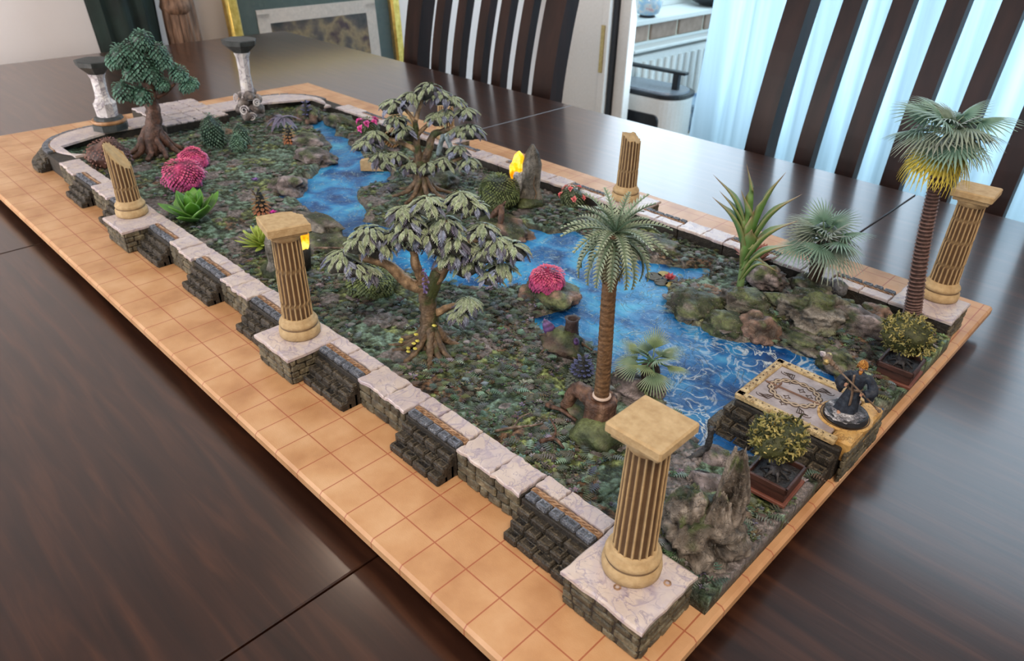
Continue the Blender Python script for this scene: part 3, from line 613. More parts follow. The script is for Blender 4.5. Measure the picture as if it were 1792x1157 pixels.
def stair(x0, x1, mir, lab, r):
    t = thing('stone_stairs', lab, 'stairs', (0, 0, 0), 0, 'carved stone stair sections')
    prt('core', box(((x0 + x1) / 2, -3.10, .40), (x1 - x0 - .02, .84, .80), .02), core_m, t, mir)
    for k, (yo, yi, zt) in enumerate(((-2.10, -2.40, .22), (-2.30, -2.60, .43), (-2.50, -2.80, .64), (-2.72, -2.98, .88))):
        prt('tread_core', box(((x0 + x1) / 2, (yo + yi) / 2 - .04, zt / 2 - .03), (x1 - x0 - .06, yi * -1 + yo - .02, zt - .06), .01), core_m, t, mir)
        n = 4 + (k % 2); ws = [r.uniform(.8, 1.2) for _ in range(n)]; tot = sum(ws); p = x0 + .02; wd = x1 - x0 - .04
        for w_ in ws:
            e = p + wd * w_ / tot; zj = r.uniform(-.015, .015)
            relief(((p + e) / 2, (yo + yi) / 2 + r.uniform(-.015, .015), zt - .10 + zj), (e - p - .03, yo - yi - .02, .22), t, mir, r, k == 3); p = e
    for ph in (0, pi):
        pts = [(x0 + .04 + (x1 - x0 - .08) * i / 40, -3.04 + .035 * math.sin(i * .9 + ph), .885 + .02 * math.cos(i * .9 + ph)) for i in range(41)]
        prt('rope_trim', tube(pts, .022, 5), rope_m, t, mir)
    prt('trim_bed', box(((x0 + x1) / 2, -3.04, .82), (x1 - x0 - .03, .15, .10), .01), rope_m, t, mir)
    xm = (x0 + x1) / 2 + r.uniform(-.3, .3)
    prt('marble_slab', slabmesh(x0, xm, -3.56, -3.13, .80, .90, r, .03), marble_m, t, mir); prt('marble_slab', slabmesh(xm, x1, -3.56, -3.13, .80, .91, r, .03), marble_m, t, mir)
def pedestal(x0, x1, mir, lab, r):
    global FO
    t = thing('marble_pedestal', lab, 'plinth', (0, 0, 0), 0, 'square marble topped plinths')
    prt('core', box(((x0 + x1) / 2, -2.68, .40), (x1 - x0 - .1, 1.70, .80), .02), core_m, t, mir)
    FO = 1; facing(t, mir, x0 + .04, x1 - .04, -1.84, .02, .79, r, 4)
    FO = -1; facing(t, mir, -3.5, -1.85, x0 + .04, .02, .79, r, 4, 'y'); FO = 1; facing(t, mir, -3.5, -1.85, x1 - .04, .02, .79, r, 4, 'y')
    prt('marble_slab', slabmesh(x0 - .02, x1 + .02, -3.57, -1.77, .79, .90, r, .03), marble_m, t, mir)
    if abs(x0 + 5.75) < .2 and not mir:
        for a in (-.42, .42): prt('carved_scroll', tube([(-4.85 - .32 + a * .72 * 1.0 + .06 * math.cos(k * .7), -2.62 + a * .9 + .06 * math.sin(k * .7), .905) for k in range(10)], .02, 5), rope_m, t, mir)
LEFT = [('P', -5.78, -3.87, 'front plinth at the near left corner under the tall intact column'), ('S', -3.85, -1.92, 'carved stone stairs beside the front corner plinth'), ('W', -1.9, .18, 'marble wall between the two nearest stairs on the left side'), ('S', .2, 2.1, 'carved stone stairs, second from the front corner on the left'),
        ('W', 2.12, 4.1, 'marble wall between the second and third left stairs'), ('S', 4.12, 6.1, 'carved stone stairs beside the middle plinth, on its near side'), ('P', 6.12, 7.95, 'middle left plinth under the column with a chipped cap'), ('S', 7.97, 10.0, 'carved stone stairs just beyond the chipped column plinth'),
        ('W', 10.02, 11.9, 'marble wall just beyond the chipped column'), ('S', 11.92, 13.85, 'carved stone stairs beside the yellow-green succulent'), ('W', 13.87, 15.8, 'marble wall near the green rosette succulent'), ('S', 15.82, 17.75, 'carved stone stairs on the near side of the slanted broken column'),
        ('P', 17.77, 19.65, 'left plinth under the column broken off at a slant'), ('S', 19.67, 21.6, 'carved stone stairs partly hidden behind the slanted broken column'), ('W', 21.62, 23.5, 'marble wall left of the pink bushes, beyond the broken column'), ('S', 23.52, 25.5, 'carved stone stairs, second from the rounded far left corner'),
        ('W', 25.52, 27.5, 'marble wall beside the rounded far left corner')]
for i, (k, a, b, l) in enumerate(LEFT): {'P': pedestal, 'S': stair, 'W': wall_seg}[k](a, b, False, l, random.Random(i + 5))
RIGHT = [('P', -5.95, -4.05, 'near right plinth under the far tall column beside the big palm'), ('S', -4.03, -2.1, 'carved stone stairs behind the big fan palm'), ('W', -2.08, .0, 'marble wall behind the small fan palm'), ('S', .02, 2.0, 'carved stone stairs behind the reddish succulent'), ('W', 2.02, 4.0, 'marble wall behind the tall pointed succulent'),
         ('S', 4.02, 6.0, 'carved stone stairs right of the feather palm crown'), ('P', 6.02, 7.98, 'right plinth under the broken brown column stub'), ('S', 8.0, 9.95, 'carved stone stairs behind the coral rose bush'), ('W', 9.97, 12.0, 'marble wall behind the standing stone'), ('S', 12.02, 14.0, 'carved stone stairs left of the glowing standing stone'),
         ('W', 14.02, 16.0, 'marble wall right of the far leafy tree'), ('S', 16.02, 17.8, 'carved stone stairs near the small twisted root arch'), ('P', 17.82, 19.7, 'far right plinth under the shortest column stub'), ('S', 19.72, 21.6, 'carved stone stairs behind the magenta flowers'), ('W', 21.62, 23.6, 'marble wall just beyond the magenta flower bush'),
         ('S', 23.62, 25.6, 'carved stone stairs on the far right, third from the round corner'), ('W', 25.62, 27.5, 'marble wall beside the rounded far right corner')]
for i, (k, a, b, l) in enumerate(RIGHT): {'P': pedestal, 'S': stair, 'W': wall_seg}[k](a, b, True, l, random.Random(i + 55))
def corner(mir, lab):
    r = random.Random(3 + mir); t = thing('rounded_corner_stairs', lab, 'stairs', (0, 0, 0), 0, 'rounded corner stairs'); cx, cy = 29.9, -5.7
    def sect(ra, rb, a0, a1, z0, z1, m, nm, n=4, ch=.03):
        v = []; f = []
        for i in range(n + 1):
            a = a0 + (a1 - a0) * i / n
            for rad, z in ((ra, z0), (rb, z0), (rb, z1 - ch), (rb - ch, z1), (ra, z1)): v.append((cx + rad * math.sin(a), cy + rad * math.cos(a), z))
        for i in range(n):
            for k in range(5): f.append((i * 5 + k, i * 5 + (k + 1) % 5, i * 5 + 5 + (k + 1) % 5, i * 5 + 5 + k))
        f += [tuple(range(5)), tuple(n * 5 + k for k in range(4, -1, -1))]; return prt(nm, (v, f), m, t, mir)
    for k, (ra, rb, z) in enumerate(((3.22, 3.52, .22), (3.02, 3.3, .43), (2.82, 3.1, .64), (2.62, 2.9, .88))):
        n = 9; off = .5 * (k % 2) / n
        sect(2.4, rb - .06, -.15, pi / 2 + .1, .01, z - .07, core_m, 'tread_core', 12)
        for i in range(n):
            a0 = -.12 + (pi / 2 + .2) * (i + off) / n + .012; a1 = a0 + (pi / 2 + .2) / n - .024
            if a1 > pi / 2 + .12: continue
            sect(ra, rb, a0, a1, z - .2, z + r.uniform(-.015, .015), carve_cool_lit_m if k == 3 else carve_m, 'carved_block')
    sect(2.56, 2.62, -.12, pi / 2 + .08, .8, .9, rope_m, 'rope_trim', 16)
    # marble fan with a square inner corner
    for a0, a1 in ((-.85, .04), (.04, .8), (.8, pi / 2 + .1)):
        v = []; n = 6; ix, iy = 30.0, -3.54
        for i in range(n + 1):
            a = a0 + (a1 - a0) * i / n; ox, oy = cx + 2.55 * math.sin(a), cy + 2.55 * math.cos(a)
            q_ = min(1, max(0, (a - .04) / 1.5)); px, py = (min(ox, ix), iy) if a < .04 else (ix + .9 * q_, iy - 2.36 * q_); v += [(px, py, .80), (px, py, .905), (ox, oy, .905), (ox, oy, .80)]
        f = [(i * 4 + k, i * 4 + (k + 1) % 4, i * 4 + 4 + (k + 1) % 4, i * 4 + 4 + k) for i in range(n) for k in range(4)] + [(0, 1, 2, 3), (n * 4 + 3, n * 4 + 2, n * 4 + 1, n * 4)]
        prt('marble_slab', (v, f), marble_m, t, mir)
    prt('core', box((28.9, -3.16, .39), (2.8, .76, .78), .02), core_m, t, mir); prt('core', box((31.5, -4.9, .39), (1.3, 2.2, .78), .02), core_m, t, mir)
corner(False, 'rounded marble corner stairs at the far left of the garden'); corner(True, 'rounded marble corner stairs at the far right of the garden')
def endwall(y0, y1, lab, r):
    t = thing('end_wall', lab, 'wall', (0, 0, 0), 0, 'far end wall sections')
    prt('core', box((31.9, (y0 + y1) / 2, .4), (1.7, abs(y1 - y0) - .02, .8), .02), core_m, t, False)
    for k in range(3):
        p = y0
        while p < y1 - .05: e = min(y1, p + r.uniform(.3, .6)); prt('carved_block', box((33.4 - .22 * k, (p + e) / 2, .11 + .21 * k), (.34, e - p - .03, .21), .03, .01, r), carve_m, t, False); p = e
    ym = (y0 + y1) / 2
    for a, b in ((y0, ym), (ym, y1)): prt('marble_slab', slabmesh(30.95, 32.75, a, b, .80, .90, r, .02), marble_m, t, False)
endwall(-8.6, -5.9, 'far end marble wall under the left dark-topped pillar', random.Random(1)); endwall(-15.1, -12.2, 'far end marble wall behind the middle dark-topped pillar', random.Random(2))
t = thing('paved_landing', 'cracked marble landing at the far end behind the green pine shrubs', 'paving', (0, 0, 0)); r = random.Random(9)
prt('core', box((32.3, -10.4, .44), (4.6, 3.5, .86), .03), core_m, t, False)
xs = [30.0, 30.9, 31.9, 32.8, 33.7, 34.6]; ys = [-12.15, -11.3, -10.4, -9.5, -8.65]
for i in range(5):
    for j in range(4): prt('paving_slab', slabmesh(xs[i] + .02, xs[i + 1] - .02, ys[j] + .02, ys[j + 1] - .02, .87, .93 + r.uniform(0, .02), r, .09), marble_m, t, False)

# ================================================================ columns
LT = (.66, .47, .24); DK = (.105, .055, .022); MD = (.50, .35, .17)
def shaft_mesh(h, r0, r1, nf=18, cut=None, z0=0, cracks=(), seed=0):
    n = nf * 8; rows = int(h / .09) + 1; v = []; f = []; c = []
    for i in range(rows + 1):
        z = z0 + h * i / rows; r = r0 + (r1 - r0) * (i / rows); tw = 0; jt = 0
        for zc in cracks:
            if z > zc: tw += .09 * math.sin(zc * 7)
            if abs(z - zc) < .05: jt = 1
        for k in range(n):
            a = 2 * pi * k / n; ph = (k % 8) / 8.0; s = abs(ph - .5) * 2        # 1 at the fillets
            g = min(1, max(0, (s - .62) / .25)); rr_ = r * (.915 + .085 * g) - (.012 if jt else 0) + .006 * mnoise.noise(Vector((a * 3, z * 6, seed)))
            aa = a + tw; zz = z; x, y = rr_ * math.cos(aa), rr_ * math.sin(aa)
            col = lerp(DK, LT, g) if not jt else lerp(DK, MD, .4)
            if cut is not None:
                zm = cut(x, y)
                if zz > zm: zz = zm; col = MD
            v.append((x, y, zz)); c.append(col)
    for i in range(rows):
        for k in range(n): f.append((i * n + k, i * n + (k + 1) % n, (i + 1) * n + (k + 1) % n, (i + 1) * n + k))
    top = rows * n; f.append(tuple(top + k for k in range(n))); return MB().add(v, f, c).mesh('shaft', False)
def column_base(par, z=0):
    pr = [(.52, 0), (.575, .04), (.585, .16), (.57, .26), (.52, .30), (.50, .33), (.53, .36), (.55, .41), (.53, .47), (.49, .50), (.465, .54), (.45, .60), (.43, .62)]
    ob('base', fixn(MB().add(*lathe([(a, b + z) for a, b in pr], 48)).mesh('b', True)), sand_m, par)
    ob('base_groove', fixn(MB().add(*lathe([(.505, .295 + z), (.528, .315 + z), (.505, .345 + z)], 48, None, False)).mesh('b')), gm('groove_brown', DK, lerp(DK, MD, .2)) if 'groove_brown' not in MATS else MATS['groove_brown'], par)
def capital(par, z, chip=0, s=.57):
    ob('necking', fixn(MB().add(*lathe([(.37, z), (.40, z + .05), (.44, z + .12), (.47, z + .2)], 40)).mesh('n', True)), sand_m, par)
    q = MB(); q.add(*box((0, 0, z + .25), (s * 1.72, s * 1.72, .12), .02)); ob('cushion', fixn(q.mesh()), sand_m, par)
    if not chip: q = MB(); q.add(*box((0, 0, z + .41), (s * 2.02, s * 2.02, .22), .035)); ob('abacus', fixn(q.mesh()), sand_m, par)
    else:
        r = random.Random(4); P = [(s, s), (s, -s * .2), (s * .8, -s * .65), (s * .45, -s * .8), (s * .2, -s * 1.0), (-s, -s), (-s, s)]
        pts = []
        for i in range(len(P)):
            a, b = P[i], P[(i + 1) % len(P)]
            for k in range(5): pts.append((a[0] + (b[0] - a[0]) * k / 5 + (r.uniform(-.02, .02) if 0 < i < 5 else 0), a[1] + (b[1] - a[1]) * k / 5 + (r.uniform(-.02, .02) if 0 < i < 5 else 0)))
        n = len(pts); v = [(x, y, z + .30 + (.05 if 5 < i < 25 else 0)) for i, (x, y) in enumerate(pts)] + [(x, y, z + .5) for x, y in pts] + [(x * .95, y * .95, z + .53) for x, y in pts]
        f = [(i, (i + 1) % n, n + (i + 1) % n, n + i) for i in range(n)] + [(n + i, n + (i + 1) % n, 2 * n + (i + 1) % n, 2 * n + i) for i in range(n)] + [tuple(range(n - 1, -1, -1)), tuple(2 * n + i for i in range(n))]
        ob('abacus', fixn(MB().add(v, f).mesh()), sand_m, par)
def column(x, y, lab, h=3.02, chip=0, cut=None, rz=0, base=True, cracks=(1.3, 2.3), z=.9):
    t = thing('fluted_column', lab, 'column', (x, y, z), rz, 'cast fluted columns')
    if base: column_base(t)
    hh = h - .6 if cut is None else h - .5
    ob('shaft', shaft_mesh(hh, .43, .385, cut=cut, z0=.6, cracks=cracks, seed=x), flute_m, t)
    if cut is None: capital(t, h - .02, chip)
    return t
column(-4.74, -2.84, 'tall intact fluted column on the near left corner plinth', 3.03, cracks=())
column(7.13, -2.80, 'fluted column with a chipped square cap on the middle left plinth', 3.0, 1, rz=-.25, cracks=(1.05, 2.1))
column(19.25, -2.76, 'fluted column broken off at a slant, on the far left plinth', 2.75, cut=lambda x, y: 1.75 + 1.1 * x * .9 + .95 * (y + .4) * .9 + .10 * mnoise.noise(Vector((x * 5, y * 5, 0))) + .25, cracks=(1.15,))
column(-5.05, -18.92, 'tall intact fluted column on the near right plinth behind the big palm', 3.18, rz=.05, cracks=(1.2, 2.0, 2.7))
column(7.2, -18.3, 'brown broken column stub rising behind the feather palm', 2.95, cut=lambda x, y: 2.62 + .4 * x + .15 * y + .14 * mnoise.noise(Vector((x * 4, y * 4, 3))), cracks=(1.3,))
column(18.75, -18.35, 'shortest broken column stub, seen over the far leafy tree', 2.0, cut=lambda x, y: 1.68 + .15 * x + .1 * mnoise.noise(Vector((x * 4, y * 4, 5))), cracks=())
t = thing('fallen_column', 'toppled fluted column drum with its square cap by the river trees', 'column', (20.2, -16.3, 1.25), math.radians(-58))
t.rotation_euler = (math.radians(82), 0, math.radians(35))
ob('shaft', shaft_mesh(1.7, .43, .39, z0=-.9, seed=5), flute_m, t); capital(t, .8)
t = thing('broken_capital', 'notched beige capital fragment lying at the water edge', 'rubble', (18.6, -13.6, .42), .4)
v, f = loft([[(x_, y_, z_) for x_, z_ in ((-.55, -.1), (.55, -.1), (.56, .36), (.22, .44), (0, .14), (-.25, .42), (-.56, .30))] for y_ in (-.2, .2)]); ob('fragment', fixn(MB().add(v, f).mesh()), sand_m, t)
t.rotation_euler = (.05, .0, .78)
# dark topped pillars at the far end
white_stone = mat('painted_pale_stone', ((.3, (.42, .37, .38)), (.6, (.70, .68, .68)), (.8, (.80, .72, .62))), scale=2, rough=.6, bump=.6, bscale=6, veins=((1.8, .03, (.16, .13, .2), .7, 1),))
slate_m = gm('dark_slate', (.018, .024, .024), (.055, .062, .062), scale=3, rough=.5, bump=.6)
bronze_m = gm('bronze_band', (.28, .13, .05), (.55, .30, .14), scale=3, rough=.45)
def pillar(x, y, z, lab, hs, swirl):
    t = thing('dark_topped_pillar', lab, 'pillar', (x, y, z))
    if not swirl:
        for a, b, m, n8 in (([(.86, 0), (.86, .3), (.8, .34)], 8, slate_m, 'plinth'), ([(.8, .34), (.84, .42), (.82, .5)], 24, bronze_m, 'bronze_ring'), ([(.72, .5), (.66, .62), (.55, .66)], 10, slate_m, 'step'), ([(.50, .66), (.53, 1.1), (.55, 1.32), (.48, 1.38)], 9, white_stone, 'drum')):
            ob(n8, fixn(MB().add(*lathe(a, b)).mesh()), m, t)
        z0 = 1.38
    else:
        for k in range(11):
            a = k * 2.4; rr_ = .62 - .035 * k; v, f, c = rock((rr_ * math.cos(a), rr_ * math.sin(a), .25 + .13 * k), (.34, .30, .30), k + 3, 2, .35, -.5, ((.04, .03, .03), (.17, .14, .13), (.40, .36, .34))); ob('boulder', MB().add(v, f, c).mesh('b', True), rock_m, t)
        for k, (a, zz, s) in enumerate(((2.2, .75, .28), (3.2, 1.1, .22), (1.5, 1.35, .24), (2.7, .4, .24))):
            pts = [(.62 * math.cos(a), .62 * math.sin(a), zz)]; M = MT((.72 * math.cos(a), .72 * math.sin(a), zz), rot_to((math.cos(a), math.sin(a), .2)))
            sp = [(s * (1 - i / 26) * math.cos(i * .55), s * (1 - i / 26) * math.sin(i * .55), .02 * i / 5) for i in range(24)]; v, f = tube(sp, [.05 - .0012 * i for i in range(24)], 6)
            ob('carved_spiral', MB().add(v, f, None, M).mesh('s', True), white_stone, t)
        z0 = 1.2
    ob('shaft', fixn(MB().add(*lathe([(.46, z0), (.34, z0 + .2), (.31, hs * .7), (.34, hs * .92), (.44, hs)], 9, lambda g, z_, i: 1 + .08 * math.sin(3 * g + z_ * 2))).mesh()), white_stone, t)
    ob('capital', fixn(MB().add(*lathe([(.42, hs), (.62, hs + .18), (.88, hs + .4), (.92, hs + .62), (.86, hs + .66)], 7, lambda g, z_, i: 1 + .07 * math.sin(2 * g + 1))).mesh()), slate_m, t)
pillar(31.5, -6.45, .9, 'dark topped pale pillar on round slate base at the far left', 2.75, False)
pillar(29.2, -13.1, .55, 'dark topped pale pillar rising from carved spiral rocks, far middle', 3.65, True)

# ================================================================ foliage builders
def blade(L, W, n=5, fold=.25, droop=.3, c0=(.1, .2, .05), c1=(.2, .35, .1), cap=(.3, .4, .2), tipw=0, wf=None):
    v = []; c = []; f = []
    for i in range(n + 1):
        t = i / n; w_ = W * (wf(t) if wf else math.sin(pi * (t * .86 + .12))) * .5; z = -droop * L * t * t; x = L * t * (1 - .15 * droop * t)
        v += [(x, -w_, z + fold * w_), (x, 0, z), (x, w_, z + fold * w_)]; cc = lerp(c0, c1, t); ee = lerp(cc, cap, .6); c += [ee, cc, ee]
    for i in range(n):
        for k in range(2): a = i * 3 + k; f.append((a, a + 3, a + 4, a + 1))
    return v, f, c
def rib_leaf(seed=0, top=((.13, .18, .09), (.50, .58, .38)), edge=(.15, .12, .24)):     # ribbed compound leaf, unit length along +x
    r = random.Random(seed); mb = MB(); n = 7
    for i in range(n):
        t = (i + .5) / n; w_ = .34 * math.sin(pi * (t * .8 + .16)); z = -.35 * t * t
        for s in (-1, 1):
            x0, x1 = i / n, (i + 1) / n
            zz = -.35 * x0 * x0 + .05; tipx = x0 + .26; v = [(x0, 0, zz), (x0 + .03, s * w_ * .55, zz + .05), (tipx, s * w_, zz - .10), (x1 + .06, s * w_ * .45, zz + .0), (x1, 0, -.35 * x1 * x1 + .05)]
            f = [(0, 1, 3, 4), (1, 2, 3)] if s < 0 else [(4, 3, 1, 0), (3, 2, 1)]; cc = lerp(top[0], top[1], r.uniform(.3, 1)); mb.add(v, f, [lerp(cc, top[0], .7), cc, lerp(cc, edge, .65), lerp(cc, top[0], .4), lerp(cc, top[0], .7)])
    v = [(.98, -.04, -.30), (1.12, 0, -.42), (.98, .04, -.30)]; mb.add(v, [(0, 1, 2)], top[1])
    v, f = tube([(-.1, 0, .02), (.5, 0, -.03), (1, 0, -.31)], [.02, .018, .01], 4); mb.add(v, f, top[1]); me = mb.mesh('leaf'); me.materials.append(paint_fine); return me
LEAVES = [rib_leaf(k) for k in range(3)] + [rib_leaf(5, ((.08, .09, .14), (.34, .40, .52)), (.18, .14, .32)), rib_leaf(6, ((.04, .035, .06), (.14, .15, .19)), (.16, .10, .24))]
def cluster(par, c, r, n, L, seed, up=.8, lf=LEAVES):
    rd = random.Random(seed); mb = MB()
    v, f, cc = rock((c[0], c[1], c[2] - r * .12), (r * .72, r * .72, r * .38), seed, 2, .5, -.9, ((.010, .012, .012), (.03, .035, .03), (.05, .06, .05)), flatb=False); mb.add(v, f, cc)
    q = ob('leaf_cluster', mb.mesh('cl', True), paint, par)
    for i in range(n):
        t = (i + .5) / n; el = math.radians(78 - 95 * t); a = i * 2.4 + rd.uniform(-.3, .3); d = Vector((math.cos(a) * math.cos(el), math.sin(a) * math.cos(el), math.sin(el)))
        p = Vector(c) + Vector((d.x * r * .74, d.y * r * .74, d.z * r * .42)); out = Vector((math.cos(a + rd.uniform(-.5, .5)), math.sin(a + rd.uniform(-.5, .5)), -.02 - .6 * t + rd.uniform(-.15, .15))).normalized()
        zax = (Vector((0, 0, 1)) * 1 + d * .5).normalized(); y = zax.cross(out).normalized(); z_ = out.cross(y); Mx = Matrix((out, y, z_)).transposed()
        me = lf[0 if len(lf) == 1 else (rd.choice([0, 1, 2]) if t < .62 else rd.choice([0, 3, 4, 3]))]; s = L * rd.uniform(.8, 1.15)
        ob('leaf', me, None, q, p - out * L * .25, Mx.to_quaternion(), s)
    return q
bark_c = ((.035, .022, .012), (.13, .085, .05), (.26, .18, .11))
def limb(mb, pts, r, seed=0, n=10, cols=bark_c, mossy=0, sub=6):
    P = curve(pts, sub); m = len(P) - 1; R_ = [r[0] + (r[1] - r[0]) * (i / m) ** .8 for i in range(m + 1)] if len(r) == 2 else [float(np.interp(i / m, np.linspace(0, 1, len(r)), r)) for i in range(m + 1)]
    v, f = tube(P, R_, n, noise_=.35, seed=seed); c = []
    for p in v:
        t = .5 + .7 * mnoise.noise(Vector((p[0] * 9 + seed, p[1] * 9, p[2] * 2.2))); cc = tri(cols, max(0, min(1, t)))
        if mossy: mm = mnoise.noise(Vector((p[0] * 2.5, p[1] * 2.5, p[2] * 2.5 + seed))) + mossy - .4; cc = lerp(cc, (.05, .065, .018), min(1, max(0, mm * 4)))
        c.append(cc)
    mb.add(v, f, c)
# ---- the two big leafy trees
def leafy_tree(base, trunk, branches, roots, clusters, label, seed, L=.33, nleaf=26):
    t = thing('leafy_tree', label, 'tree', base); b = Vector(base); mb = MB()
    for i, (pts, r) in enumerate(trunk): limb(mb, [Vector(p) - b for p in pts], r, seed + i, 12, mossy=.35)
    ob('trunk', mb.mesh('trunk', True), paint, t)
    for i, (pts, r) in enumerate(branches): q = MB(); limb(q, [Vector(p) - b for p in pts], r, seed + 20 + i, 9, ((.07, .04, .022), (.25, .165, .09), (.48, .34, .20))); ob('branch', q.mesh('b', True), paint, t)
    for i, (dx, dy, h) in enumerate(roots):
        q = MB(); limb(q, [(dx * .08, dy * .08, h), (dx * .45, dy * .45, h * .35), (dx * .8, dy * .8, .08), (dx * 1.15 + .1 * math.sin(i), dy * 1.15, -.02)], (.16, .05), seed + 40 + i, 8, mossy=.1); ob('root', q.mesh('r', True), paint, t)
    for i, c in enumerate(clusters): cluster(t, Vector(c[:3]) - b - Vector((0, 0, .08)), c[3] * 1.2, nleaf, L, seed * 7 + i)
    rx = random.Random(seed)
    for i, c in enumerate(clusters):
        if i % 2 == 0 and c[2] > 2.2: a = rx.uniform(0, 6.3); cluster(t, Vector(c[:3]) - b + Vector((.38 * math.cos(a), .38 * math.sin(a), -.24)), c[3] * .85, 14, L * .9, seed * 31 + i)
    return t
B1 = (4.55, -5.55, gz(4.55, -5.55) - .02)
leafy_tree(B1, [([(4.55, -5.55, .35), (4.58, -5.55, 1.0), (4.6, -5.5, 1.7), (4.65, -5.5, 2.5)], (.36, .27, .22, .24)), ([(4.5, -5.6, .4), (4.7, -5.7, 1.1), (4.6, -5.55, 1.9), (4.35, -5.75, 2.9)], (.26, .22, .18))],
           [([(4.6, -5.5, 2.3), (4.9, -5.1, 2.55), (5.2, -4.65, 3.15), (5.6, -4.05, 3.45)], (.2, .15, .1)), ([(4.65, -5.5, 2.4), (4.75, -5.3, 3.1), (4.8, -5.25, 3.9), (4.85, -5.2, 4.3)], (.17, .08)), ([(4.45, -5.7, 2.6), (4.1, -6.0, 3.3), (4.05, -6.1, 3.9), (4.3, -5.9, 4.4)], (.19, .09)), ([(4.2, -6.0, 3.2), (3.8, -6.3, 3.8), (3.3, -6.8, 3.9)], (.15, .07)), ([(4.05, -6.1, 3.6), (3.7, -6.5, 3.2), (3.4, -6.8, 3.2)], (.12, .05)), ([(4.5, -5.7, 1.5), (4.2, -6.1, 1.7), (3.9, -6.35, 1.75)], (.12, .06))],
           [(.95, .35, .8), (.5, .9, .8), (-.15, 1.05, .9), (-.8, .75, .8), (-1.05, .1, .7), (-.75, -.7, .7), (.1, -1.0, .7), (.9, -.55, .7), (.75, .75, .6), (-1.0, .45, .6)],
           [(5.45, -4.30, 4.13, .46), (5.30, -4.50, 3.75, .40), (5.95, -3.75, 3.40, .48), (5.60, -4.2, 3.05, .38), (4.85, -5.2, 4.43, .44), (4.5, -5.6, 4.92, .44), (3.95, -6.3, 4.98, .46), (4.35, -5.85, 3.75, .42), (5.05, -4.95, 4.0, .42), (3.55, -6.7, 4.15, .38), (4.55, -5.55, 4.02, .52), (4.25, -5.95, 4.30, .46), (4.0, -6.1, 3.85, .46), (4.15, -6.0, 3.4, .42), (3.85, -6.4, 3.1, .42), (3.6, -6.6, 3.55, .46), (3.3, -6.9, 3.78, .46), (2.95, -7.2, 3.62, .46), (3.15, -7.0, 3.05, .38), (3.85, -6.4, 1.85, .34), (4.0, -6.2, 1.55, .28), (4.9, -5.1, 4.7, .36)],
           'front leafy tree with pale green leaves and spreading roots on the near lawn', 3)
B2 = (13.7, -12.7, gz(13.7, -12.7) - .02)
leafy_tree(B2, [([(13.7, -12.7, .4), (13.8, -12.65, 1.1), (13.8, -12.65, 2.2)], (.42, .28, .24)), ([(13.8, -12.65, 2.1), (13.85, -12.6, 3.1), (13.85, -12.6, 3.9)], (.2, .14, .1)), ([(13.7, -12.8, 2.1), (13.5, -13.0, 2.7), (13.4, -13.15, 3.25), (12.95, -13.65, 3.5)], (.19, .16, .1))],
           [([(13.85, -12.6, 3.8), (13.7, -12.8, 4.5), (13.55, -13.0, 5.0)], (.1, .05)), ([(13.85, -12.6, 3.8), (14.1, -12.3, 4.3), (14.3, -12.0, 4.5)], (.09, .05)), ([(13.8, -12.6, 2.6), (14.3, -12.0, 3.0), (14.8, -11.3, 3.2)], (.13, .06)), ([(13.85, -12.6, 3.2), (13.5, -13.0, 3.7), (13.2, -13.4, 4.0)], (.1, .05)), ([(13.7, -12.8, 1.6), (13.1, -13.4, 2.0), (12.6, -14.0, 2.3)], (.14, .06)), ([(13.8, -12.6, 1.7), (14.3, -12.0, 2.0), (14.6, -11.6, 2.2)], (.12, .05)), ([(12.95, -13.65, 3.5), (12.5, -14.1, 3.45)], (.1, .05))],
           [(1.0, .3, .8), (.5, 1.0, .8), (-.4, 1.1, .9), (-1.1, .5, .8), (-1.2, -.2, .8), (-.7, -.9, .7), (.3, -1.1, .7)],
           [(13.5, -13.05, 5.12, .52), (13.15, -13.4, 4.85, .46), (12.85, -13.7, 4.72, .34), (14.4, -11.95, 4.5, .50), (13.95, -12.5, 4.82, .40), (13.3, -13.3, 3.98, .46), (13.05, -13.6, 4.15, .34), (12.45, -14.15, 4.2, .42), (12.4, -14.2, 3.5, .50), (12.7, -13.9, 3.45, .4), (14.3, -12.0, 3.9, .46), (14.8, -11.25, 3.3, .42), (15.0, -10.95, 3.0, .42), (14.15, -12.2, 3.5, .42), (14.7, -11.4, 2.4, .5), (14.35, -11.9, 2.4, .44), (14.0, -12.35, 2.0, .44), (13.55, -12.95, 1.95, .46), (13.1, -13.5, 2.1, .46), (12.45, -14.2, 2.1, .46), (12.75, -13.9, 2.65, .36)],
           'far leafy tree with purple-tinged leaves on the opposite river bank', 5, .36, 20)
# hanging blossom strand and little yellow mushrooms on the front tree
t1 = [o for o in C.objects if o.get('label', '').startswith('front leafy tree')][0]; q = MB(); rd = random.Random(2)
for k in range(34):
    u = k / 34; p = Vector((-.20 + .05 * math.sin(k), .28 + .05 * math.cos(k * 1.7), 2.75 - .75 * u)); v, f, c = blade(.10, .07, 2, .4, .3, (.06, .04, .16), (.16, .12, .38), (.40, .30, .60)); q.add(v, f, c, MT(p, Quaternion((0, 0, 1), k * 2.4) @ Quaternion((0, 1, 0), .4)))
ob('blossom_strand', q.mesh('b'), paint_fine, t1)
for k, (x, y, z) in enumerate(((-.02, .66, .42), (-.12, .60, .52), (-.15, .72, .33), (.10, .78, .25), (.02, .84, .20), (-.05, .58, .70), (.62, .62, .24), (.58, .68, .20), (-.42, .20, 1.0))):
    v, f, c = rock((x, y, z), (.075, .06, .028), k, 2, .1, -.9, ((.40, .34, .04), (.62, .56, .09), (.75, .70, .2)), flatb=False); ob('mushroom', MB().add(v, f, c).mesh('m', True), paint, t1)
